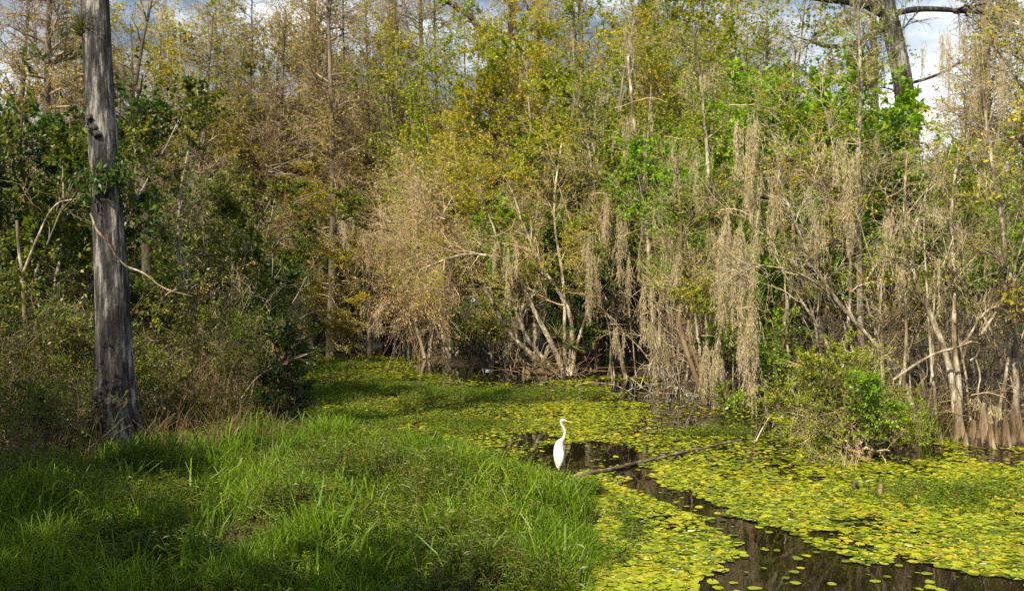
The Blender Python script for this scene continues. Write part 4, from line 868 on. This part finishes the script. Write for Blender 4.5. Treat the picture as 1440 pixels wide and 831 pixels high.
def spray(px, py, Y, w_, n, seed, label, leaf='leaf_yellow', H=.35):
    g = np.random.default_rng(seed); b = at(px, py, Y); e_ = empty('cypress_bough', b, label, 'bough', 'yellow cypress boughs over the channel'); m_ = 9
    st = np.stack([-w_*.9+0*g.uniform(0, 1, m_), g.normal(0, .4, m_), g.normal(0, H*.4, m_)], -1); d = np.stack([np.ones(m_), g.normal(0, .45, m_), g.normal(.1, .28, m_)], -1)
    P = grow(g, st, d, w_*g.uniform(.9, 2, m_), 8, .1, -.07); q = MB(); tube(q, P, np.linspace(.025, .006, 8)[None]*np.ones((m_, 1)), 4)
    link('branch', q.data('branch', [M['bark_grey']]), e_); e_.rotation_euler = (g.uniform(-.25, .25), g.uniform(-.05, .3), g.uniform(-.7, .7))
    q = MB(); s2, d2, r2, t2 = kids(g, P, np.full((m_, 8), .01), 160, .1, 1, .5, 1.1); d2[:, 2] *= .25; Q = grow(g, s2, d2, g.uniform(.4, 1.1, 160), 5, .12, -.04)
    tube(q, Q, np.full((160, 5), .006), 3); s3, d3, r3, t3 = kids(g, Q, np.full((160, 5), .006), 900, .1, 1, .4, 1.1); d3[:, 2] *= .4; Q3 = grow(g, s3, d3, g.uniform(.12, .4, 900), 3, .15, -.06)
    tube(q, Q3, np.full((900, 3), .004), 3, 0); leaves(q, g, Q3, n, .10, .35, 1, t0=0, droop=.1, out=.02, spreadz=.4); link('crown', q.data('crown', [M['twig_dark'], M[leaf]]), e_)
for k_, (px, py, Y, w_, n_, lab) in enumerate([(490, 455, 47, 1.8, 4200, 'bright yellow bough nearest above the fallen logs'), (430, 425, 48, 1.6, 3000, 'yellow bough above and left of the brightest one'), (500, 405, 52, 2.0, 3000, 'yellow-green bough over the dark channel centre'),
        (440, 335, 48, 1.7, 3000, 'golden bough high beside the left bank trees'), (505, 345, 50, 2.2, 3400, 'golden bough halfway up above the channel'), (415, 375, 46, 1.5, 2400, 'shaded yellow bough close to the left bank trees'), (470, 285, 50, 2.6, 3600, 'wide golden bough with bare pale twigs above the channel'),
        (560, 440, 56, 1.4, 1600, 'dull yellow bough beside the tan hanging twigs'), (440, 240, 52, 2.8, 3200, 'uppermost rusty gold bough')]):
    spray(px, py, Y, w_, n_, 600+k_, lab)
# vine mound
feature('vine_mound', 'sprawling mound of dead twigs and vines on a bent stump standing in the pads', 'shrub',
        [([(1220, 664, 19.2), (1210, 640, 19.6), (1200, 600, 20), (1170, 555, 20.5), (1140, 530, 20.8)], .09, .04), ([(1216, 664, 19.2), (1232, 610, 19.8), (1235, 560, 20.3), (1215, 520, 20.6)], .06, .03),
         ([(1212, 650, 19.5), (1180, 610, 19.8), (1150, 590, 20), (1112, 575, 20.2)], .03, .015), ([(1205, 620, 19.8), (1195, 560, 20.4), (1180, 510, 20.8)], .04, .02), ([(1216, 660, 19.2), (1190, 650, 18.9), (1176, 672, 18.6)], .02, .008)],
        dict(n1=80, n2=380, n3=1300, nl=15000, ls=.06, l1=1.15, l2=.65, l3=.35, t1=.15, w1=.3, w2=.3, bark='bark_brown', leaf='leaf_olive', twig='twig', trop1=-.06, trop2=-.03, limbtwig=True, rt=.0045), 350)
feature('stick', 'pale forked stick leaning out of the pads left of the vine mound', 'stick', [([(1060, 622, 21.6), (1072, 590, 21.7), (1086, 560, 21.8), (1095, 545, 21.9)], .025, .015), ([(1063, 620, 21.5), (1074, 598, 21.5), (1090, 575, 21.5)], .015, .008)],
        dict(FT, n1=3, n2=6, n3=10, nl=0, l1=.25, l2=.15, moss=0), 351)
trailing('hanging_twigs', 'dead roots and twigs dangling from the vine mound into the pads', 1175, 1205, 630, 690, 19, 26, 'twig', 23, r=.006)

# logs
def log(name, label, pts, r0, r1, mat='log', seed=0, branches=()):
    P = [np.array(q, float) for q in pts]; b = P[0].copy(); e_ = empty(name, b, label, 'log')
    g = np.random.default_rng(seed); Lp = smooth_line(P, 40)-b; rr = np.linspace(r0, r1, 40)*(1+g.normal(0, .07, 40)); rr[0] *= .5
    Lp += g.normal(0, .008, Lp.shape); q = MB(); tube(q, Lp, rr, 12); link('trunk', q.data('trunk', [M[mat]]), e_)
    for bp, br in branches:
        q = MB(); tube(q, smooth_line([np.array(a, float) for a in bp], 12)-b, np.linspace(br, br*.4, 12), 6); link('branch', q.data('branch', [M[mat]]), e_)
    return e_
log('floating_log', 'long weathered log floating among the pads right of the egret', [gnd(795, 673, .02), gnd(850, 661, .05), gnd(905, 649, .03), gnd(960, 636, .05), gnd(1010, 625, .04), gnd(1042, 618, .03)], .042, .02, seed=1,
    branches=[([gnd(905, 649, .05), gnd(925, 643, .12)], .02)])
log('fallen_log', 'grey fallen log lying across the end of the dark channel', [gnd(440, 472, .3), gnd(490, 472, .35), gnd(530, 466, .45), gnd(582, 464, .6)], .26, .34, 'bark_grey', 2)
log('fallen_log', 'thin fallen log crossing the channel below the grey one', [gnd(446, 488, .15), gnd(470, 480, .3), gnd(510, 478, .5), gnd(545, 468, .8)], .17, .11, 'bark_pale', 3, branches=[([gnd(530, 472, .65), gnd(548, 470, 1.1)], .07)])
log('fallen_log', 'short pale log end at the right of the dark channel', [gnd(552, 474, .2), gnd(572, 475, .25), gnd(594, 476, .3)], .22, .26, 'bark_pale', 4)
log('fallen_log', 'pale log lying in the water left of the fan base', [gnd(672, 511, .08), gnd(700, 510, .12), gnd(732, 507, .2)], .08, .11, 'log', 5)
log('fallen_log', 'dark half-sunk log under the fan base', [gnd(735, 524, .05), gnd(775, 522, .12), gnd(815, 524, .1)], .17, .13, 'bark_brown', 6)
# knees and buttresses
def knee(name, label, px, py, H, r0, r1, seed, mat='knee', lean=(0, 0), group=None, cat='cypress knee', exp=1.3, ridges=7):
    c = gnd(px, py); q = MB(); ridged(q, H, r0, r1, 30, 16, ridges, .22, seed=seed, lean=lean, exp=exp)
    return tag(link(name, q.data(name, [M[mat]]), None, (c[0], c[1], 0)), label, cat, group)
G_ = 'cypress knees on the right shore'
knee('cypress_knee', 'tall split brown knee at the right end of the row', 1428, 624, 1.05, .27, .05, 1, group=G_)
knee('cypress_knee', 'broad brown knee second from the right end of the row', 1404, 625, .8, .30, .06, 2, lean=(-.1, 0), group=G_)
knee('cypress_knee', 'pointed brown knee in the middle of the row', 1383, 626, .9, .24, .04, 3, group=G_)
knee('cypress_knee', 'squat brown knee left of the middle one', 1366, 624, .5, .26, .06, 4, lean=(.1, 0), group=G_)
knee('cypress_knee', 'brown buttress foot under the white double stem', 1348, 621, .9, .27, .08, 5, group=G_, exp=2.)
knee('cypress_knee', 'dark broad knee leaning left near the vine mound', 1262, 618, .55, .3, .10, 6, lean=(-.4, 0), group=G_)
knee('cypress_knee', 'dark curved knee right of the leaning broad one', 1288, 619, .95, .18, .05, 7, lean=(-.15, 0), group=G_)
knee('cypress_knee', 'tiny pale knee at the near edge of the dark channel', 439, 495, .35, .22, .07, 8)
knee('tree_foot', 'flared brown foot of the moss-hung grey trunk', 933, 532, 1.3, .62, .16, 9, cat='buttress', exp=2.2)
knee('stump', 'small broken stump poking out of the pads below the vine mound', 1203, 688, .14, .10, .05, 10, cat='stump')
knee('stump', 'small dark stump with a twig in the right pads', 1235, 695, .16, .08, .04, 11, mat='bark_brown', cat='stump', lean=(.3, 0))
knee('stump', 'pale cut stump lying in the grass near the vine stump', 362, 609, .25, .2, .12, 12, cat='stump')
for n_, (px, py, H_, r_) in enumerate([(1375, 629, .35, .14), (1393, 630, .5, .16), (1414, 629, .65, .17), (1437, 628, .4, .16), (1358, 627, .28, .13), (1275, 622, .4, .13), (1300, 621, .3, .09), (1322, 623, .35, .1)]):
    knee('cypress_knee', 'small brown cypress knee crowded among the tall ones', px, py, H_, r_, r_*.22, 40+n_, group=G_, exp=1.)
def tangle(name, label, px, py, Y, n, ln, w_, mat, seed, r=.014):
    g = np.random.default_rng(seed); b = at(px, py, Y); b[2] = max(0, float(height(b[0], b[1])))
    st = np.stack([g.uniform(-1, 1, n)*w_, g.normal(0, .35, n), g.uniform(0, .5, n)], -1); P = grow(g, st, g.normal(0, 1, (n, 3))*[1, .6, .7]+np.array([0, 0, .5]), ln*g.uniform(.4, 1.2, n), 10, .25, -.02); P[:, :, 2] = np.maximum(P[:, :, 2], -.05)
    q = MB(); tube(q, P, (g.uniform(.4, 1.3, n)*r)[:, None]*np.linspace(1, .4, 10)[None], 5); return tag(link(name, q.data(name, [M[mat]]), None, b), label, 'roots')
tangle('root_tangle', 'tangle of pale bent stems and roots behind the right cypress knees', 1390, 615, 22.4, 60, 1.6, 1.3, 'bark_pale', 71)
tangle('root_tangle', 'tangle of bent roots in the dark hollow below the looping branch', 1300, 612, 22.9, 50, 1.4, .9, 'bark_brown', 72)
tangle('root_tangle', 'twisted roots and fallen twigs behind the vine mound', 1190, 600, 24, 50, 1.6, 1.2, 'bark_pale', 73)
tangle('root_tangle', 'tangle of bent stems at the foot of the fan tree', 770, 528, 38.2, 50, 1.8, 1.6, 'bark_brown', 74, .02)
tangle('root_tangle', 'tangle of stems among the trunks left of the moss curtain', 960, 560, 31, 50, 1.8, 1.6, 'bark_pale', 75)
# shaggy dead grass hanging at the trunk foot
def heap(name, label, px, py, Y, n, ln, rad, mat, seed, cat='dead grass', droop=-.1, up=1.):
    g = np.random.default_rng(seed); b = at(px, py, Y); X = b[0]; b[2] = max(0, float(height(b[0], b[1]))); a = g.uniform(0, 6.28, n); r = rad*np.sqrt(g.uniform(0, 1, n))
    st = np.stack([np.cos(a)*r, np.sin(a)*r, 0*r], -1); P = grow(g, st, g.normal(0, .45, (n, 3))+np.array([0, 0, up]), ln*g.uniform(.4, 1.1, n), 6, .22, droop)
    q = MB(); tube(q, P, np.linspace(.007, .003, 6)[None]*np.ones((n, 1)), 3); return tag(link(name, q.data(name, [M[mat]]), None, b), label, cat)
heap('dead_brush', 'heap of dry brown stems at the foot of the massive trunk', 222, 665, 18., 200, 1.0, .5, 'straw', 61, 'brush')
heap('dead_brush', 'tall dead stems standing left of the vine stump', 300, 620, 24.2, 260, 2.2, .9, 'straw', 62, 'brush', 0.)
heap('dead_brush', 'mixed dead stems on the bank left of the massive trunk', 90, 680, 16.8, 420, 1.1, .9, 'straw', 68, 'brush', -.02)
heap('dead_brush', 'low dead stems in front of the vine-covered stump', 330, 650, 19.6, 300, .9, .9, 'straw', 69, 'brush', -.05)
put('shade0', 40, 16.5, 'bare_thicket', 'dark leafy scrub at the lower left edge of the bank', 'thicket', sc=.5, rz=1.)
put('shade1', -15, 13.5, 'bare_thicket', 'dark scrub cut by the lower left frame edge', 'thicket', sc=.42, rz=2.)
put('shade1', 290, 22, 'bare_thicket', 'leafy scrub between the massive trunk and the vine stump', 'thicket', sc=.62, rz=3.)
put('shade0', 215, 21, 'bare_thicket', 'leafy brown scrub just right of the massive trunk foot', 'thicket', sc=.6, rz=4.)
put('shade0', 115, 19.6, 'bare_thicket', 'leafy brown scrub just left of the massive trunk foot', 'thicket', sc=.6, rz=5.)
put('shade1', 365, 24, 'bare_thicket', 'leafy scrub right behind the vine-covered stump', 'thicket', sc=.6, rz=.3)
heap('dead_brush', 'dark brown brush at the far left behind the weeds', 50, 640, 19.5, 420, 1.8, 1.2, 'straw', 63, 'brush', 0.)
heap('dead_brush', 'pale dead twigs at the tip of the left bank', 435, 610, 22., 80, .7, .3, 'straw', 64, 'brush')
heap('dead_brush', 'small brush pile in the middle of the near bank', 372, 700, 15.8, 160, .45, .35, 'straw', 65, 'brush', -.2, .4)
heap('dead_brush', 'tangle of dead stems under the looping branch', 1300, 612, 22.9, 240, 1.4, .8, 'straw', 66, 'brush', -.05)
heap('dead_brush', 'dead stems bunched behind the cypress knees', 1390, 612, 22.6, 300, 1.3, .9, 'straw', 67, 'brush', -.08)
clump('reed_clump', 1305, 622, 1.3, 22, .25, 'green strap-leaved reed clump in the shade below the looping branch', wid=.02, group=None)
clump('reed_clump', 1345, 632, .5, 18, .2, 'short reed clump in front of the white double stem', wid=.015, group=None)

# ------------------------------------------------------------------ spanish moss curtains
def curtain(label, px0, px1, py0, py1, Y, ropes, seed, dens=12):
    g = np.random.default_rng(seed); b = at((px0+px1)/2, py0, Y); wd = (px1-px0)/F*Y; Ln = (py1-py0)/F*Y; q = MB()
    for k in range(ropes):
        x = ((k+.5)/ropes-.5)*wd+g.normal(0, .12); l_ = Ln*(g.uniform(.15, .8)**.8 if k != ropes//2 else 1); y = g.normal(0, .2)
        z0 = g.uniform(-.22, .03)*Ln
        # a rope: strands starting at successive heights, narrowing down
        m = max(8, int(dens*.95*l_)); zs = z0-l_*g.uniform(0, .72, m); sp = g.uniform(.03, .085)*(1+(zs-z0)/(l_*1.1))
        st = np.stack([x+g.normal(0, 1, m)*np.maximum(sp, .02), y+g.normal(0, .05, m), zs], -1)
        moss_strands(q, g, st, np.clip(np.minimum(g.uniform(.35, .9, m)*min(l_, 1.6)*.8, l_+zs-z0+.1), .12, 9), .005, tuft=34, tl=.10)
    # the twig it hangs from
    tube(q, grow(g, np.array([[-wd*.6, 0, -.02*Ln]]), np.array([[1., .2, .15]]), np.array([wd*1.25+.2]), 9, .16, -.02), np.linspace(.016, .006, 9)[None], 5, 1)
    return tag(link('spanish_moss', q.data('spanish_moss', [M['moss'], M['twig']]), None, b), label, 'moss', 'spanish moss curtains')
curtain('longest moss curtain with many strands reaching almost to the water', 1018, 1072, 290, 560, 26.5, 8, 501, 24)
curtain('upper moss curtain above the longest one', 1030, 1080, 145, 320, 26.8, 4, 502, 20)
curtain('lower trailing end of moss just above the green waterline vine', 1045, 1072, 430, 590, 26.2, 5, 503, 24)
curtain('pointed moss rope against the dark bush', 818, 842, 325, 478, 37, 3, 504, 26)
curtain('moss bunch between the dark bush and slender white trunk', 840, 880, 270, 390, 37.5, 4, 505, 18)
curtain('ragged moss hanging right of the slender white trunk', 880, 915, 330, 470, 37, 5, 506, 18)
curtain('moss hanging over the flared brown foot', 905, 935, 440, 530, 36, 4, 507, 18)
curtain('moss strip left of the reddish leaning stem', 938, 965, 350, 450, 29.2, 4, 508, 18)
curtain('moss strip reaching down beside the reddish leaning stem', 988, 1006, 470, 570, 28.5, 3, 509, 22)
curtain('wide moss drape high above the shore centre', 870, 925, 150, 270, 37.5, 4, 510, 14)
curtain('moss drape high left of the bright green tree', 940, 1005, 190, 300, 31, 4, 511, 14)
curtain('moss bunch hanging over the mossy vertical trunk', 1185, 1215, 200, 330, 24.4, 5, 512, 24)
curtain('moss bunch on the arching shrub twig', 1145, 1185, 190, 260, 24.3, 5, 513, 22)
curtain('moss bunch right of the mossy vertical trunk', 1250, 1290, 275, 400, 24, 6, 514, 22)
curtain('thin moss bunch under the open sky', 1300, 1330, 190, 260, 24, 4, 515, 18)
curtain('moss bunch left of the lichen-white double stem', 1255, 1280, 360, 430, 23.4, 4, 516, 22)
curtain('moss strands below the top right limb of the old cypress', 1300, 1370, 30, 160, 38, 9, 517, 12)
curtain('moss strands hanging under the right end of the old cypress limb', 1370, 1430, 60, 200, 37, 8, 518, 12)
curtain('moss cap draped on the cypress knees', 1368, 1395, 555, 595, 21.4, 4, 519, 30)
curtain('yellowish moss hanging above the vine stump', 402, 430, 408, 470, 30, 4, 520, 22)
curtain('moss strands beside the yellow cypress sprays', 505, 540, 415, 465, 50, 4, 521, 16)
curtain('moss strands hanging left of the tan twig curtain', 480, 500, 280, 340, 42, 4, 522, 16)
curtain('moss tail hanging over the slender trunk foot', 860, 880, 455, 500, 36, 3, 523, 18)
curtain('moss strip in the middle of the fan tree', 690, 730, 330, 440, 37, 4, 524, 14)
curtain('dark moss strands at the top left beside the massive trunk', 200, 222, 0, 40, 24, 4, 525, 18)
curtain('moss drape right of the longest curtain', 1075, 1100, 240, 370, 26.5, 3, 526, 20)

# ------------------------------------------------------------------ the egret
wm, nt = mat_new('egret_feathers'); L = nt.links
p = nt.nodes.new('ShaderNodeBsdfPrincipled'); p.inputs['Base Color'].default_value = (.62, .62, .62, 1); p.inputs['Roughness'].default_value = .75; p.inputs['Specular IOR Level'].default_value = .2
n_ = noise(nt, 40, 3, 'Object', (1, 1, .15)); b = nt.nodes.new('ShaderNodeBump'); b.inputs['Strength'].default_value = .35; b.inputs['Distance'].default_value = .014
L.new(n_.outputs['Fac'], b.inputs['Height']); L.new(b.outputs[0], p.inputs['Normal']); o = nt.nodes.new('ShaderNodeOutputMaterial'); L.new(p.outputs[0], o.inputs[0])
def plain(name, c, rough=.5):
    m, nt = mat_new(name); p = nt.nodes.new('ShaderNodeBsdfPrincipled'); nz = noise(nt, 30, 2); r = ramp(nt, [(.3, tuple(.8*a for a in c)), (.7, c)])
    nt.links.new(nz.outputs['Fac'], r.inputs[0]); nt.links.new(r.outputs[0], p.inputs['Base Color']); p.inputs['Roughness'].default_value = rough
    o = nt.nodes.new('ShaderNodeOutputMaterial'); nt.links.new(p.outputs[0], o.inputs[0]); return m
beakm = plain('beak', (.85, .42, .04), .4); blk = plain('egret_leg', (.02, .02, .02), .5); lorem = plain('lore', (.6, .6, .12), .5)
EY = 17.45; eb = at(786, 675, EY); eb[2] = -.02
e = empty('egret', eb, 'white great egret standing still at the edge of the grass looking right', 'bird')
sc_ = 1/80.*1.0
def ep(px, py, dy=0): return np.array([(px-786)/F*EY, dy, (675-py)/F*EY])
# spine from tail tip up through body, neck, head:  (px, py, depth, rx, ry)
sp = [(785.5, 661.5, -.03, .006, .006), (785.6, 659, -.03, .022, .014), (785.3, 655, -.025, .045, .03), (785, 649, -.01, .068, .055), (785.2, 642, .01, .084, .075), (785.6, 635, .02, .088, .08), (786.4, 628, .02, .082, .078), (787.8, 623, .015, .062, .064),
      (789.8, 620.3, .005, .042, .045), (792, 617.6, 0, .028, .032), (793.6, 614, 0, .022, .025), (794.3, 610, 0, .0205, .023), (794.0, 606, 0, .0195, .021), (792.6, 602.4, 0, .019, .02), (790.6, 599.2, 0, .0185, .019), (789.0, 596.2, 0, .0185, .019), (788.9, 593.6, 0, .021, .021), (790.4, 591.7, 0, .025, .023), (792.6, 591.6, 0, .026, .022), (794.8, 592.4, 0, .019, .017), (796.4, 593.0, 0, .011, .011)]
cp = np.array([ep(a, b_, c) for a, b_, c, d, f_ in sp]); n = 70
tt = np.linspace(0, len(sp)-1, n); 
def cr(v, t):
    i = np.clip(t.astype(int), 0, len(v)-2); f = t-i; g = lambda k: v[np.clip(k, 0, len(v)-1)]
    a, b_, c, d = g(i-1), g(i), g(i+1), g(i+2); f = f[:, None]
    return .5*((2*b_)+(-a+c)*f+(2*a-5*b_+4*c-d)*f**2+(-a+3*b_-3*c+d)*f**3)
C = cr(cp, tt); RR = cr(np.array([(d, f_) for a, b_, c, d, f_ in sp]), tt); T = unit(np.gradient(C, axis=0))
Yv = np.array([0, 1., 0]); A = unit(np.cross(Yv[None], T)); B = unit(np.cross(T, A)); ang = np.arange(24)*2*np.pi/24
VV = C[:, None]+A[:, None]*np.cos(ang)[None, :, None]*RR[:, 0, None, None]+B[:, None]*np.sin(ang)[None, :, None]*RR[:, 1, None, None]
q = MB(); kk, jj = np.meshgrid(np.arange(n-1), np.arange(24), indexing='ij'); q.add(VV.reshape(-1, 3), np.stack([kk*24+jj, kk*24+(jj+1) % 24, (kk+1)*24+(jj+1) % 24, (kk+1)*24+jj], -1).reshape(-1, 4))
q.add(np.concatenate([VV[-1], [C[-1]+T[-1]*.004]]), [[a, (a+1) % 24, 24] for a in range(24)])
link('body', q.data('body', [wm]), e)
# folded wings: two thin shells hugging the body, facing the camera, tips crossing at the tail
for sgn in (-1, 1):
    q = MB(); m1, m2 = 18, 12; vv = []
    for i in range(m1):
        t = i/(m1-1); py = 624+t*36; cx = 785.4+sgn*(2.9*math.sin(math.pi*min(1, t*1.02+.12))**.7)+t*.6
        wdt = .052*math.sin(math.pi*(t*.86+.12))**.75+.004
        for j in range(m2):
            a = j/m2*2*np.pi; cc_ = ep(cx, py, -.055*math.sin(math.pi*(t*.7+.15))-.005)
            fe = 1+.05*math.sin(j*2.1+t*30)
            vv.append(cc_+np.array([math.cos(a)*wdt*fe, math.sin(a)*.028*math.sin(math.pi*(t*.8+.15)), 0]))
    k_, j_ = np.meshgrid(np.arange(m1-1), np.arange(m2), indexing='ij'); q.add(np.array(vv), np.stack([k_*m2+j_, k_*m2+(j_+1) % m2, (k_+1)*m2+(j_+1) % m2, (k_+1)*m2+j_], -1).reshape(-1, 4)); link('wing', q.data('wing', [wm]), e)
bk = smooth_line([ep(795.6, 592.9), ep(800, 594.1), ep(806.3, 595.2)], 8); q = MB(); tube(q, bk, np.array([.0125, .012, .0105, .0088, .0068, .0047, .0026, .0008]), 10); hd = link('beak', q.data('beak', [beakm]), e)
for sgn in (-1, 1):
    def ball(c, r, nn=8):
        a = np.linspace(0, np.pi, nn); b_ = np.arange(nn)*2*np.pi/nn; A_, B_ = np.meshgrid(a, b_, indexing='ij')
        v = np.stack([np.sin(A_)*np.cos(B_), np.sin(A_)*np.sin(B_), np.cos(A_)], -1)*r+c
        k_, j_ = np.meshgrid(np.arange(nn-1), np.arange(nn), indexing='ij'); return v.reshape(-1, 3), np.stack([k_*nn+j_, k_*nn+(j_+1) % nn, (k_+1)*nn+(j_+1) % nn, (k_+1)*nn+j_], -1).reshape(-1, 4)
    q = MB(); q.add(*ball(ep(794.3, 592.2, sgn*.0165), .0055)); link('eye', q.data('eye', [blk]), e)
    q = MB(); kx = 781.5 if sgn < 0 else 790.5
    hip = ep(784.5 if sgn < 0 else 787.5, 650, .02); kn = ep(kx-.3, 663, .04); ank = ep(kx, 673.5, .0+.02*sgn)
    tube(q, smooth_line([hip, kn+[0, 0, .02], kn, ank], 14, 1), np.array([.016, .013, .011, .009, .008, .008, .009, .0095, .008, .0065, .006, .006, .006, .006]), 8)
    for a in (-.7, 0, .7, 3.14): tube(q, np.array([ank, ank+np.array([math.cos(a)*.04, math.sin(a)*.03-.01, -.004]), ank+np.array([math.cos(a)*.085, math.sin(a)*.065-.02, -.012])]), np.array([.005, .004, .002]), 6)
    link('leg', q.data('leg', [blk]), e)
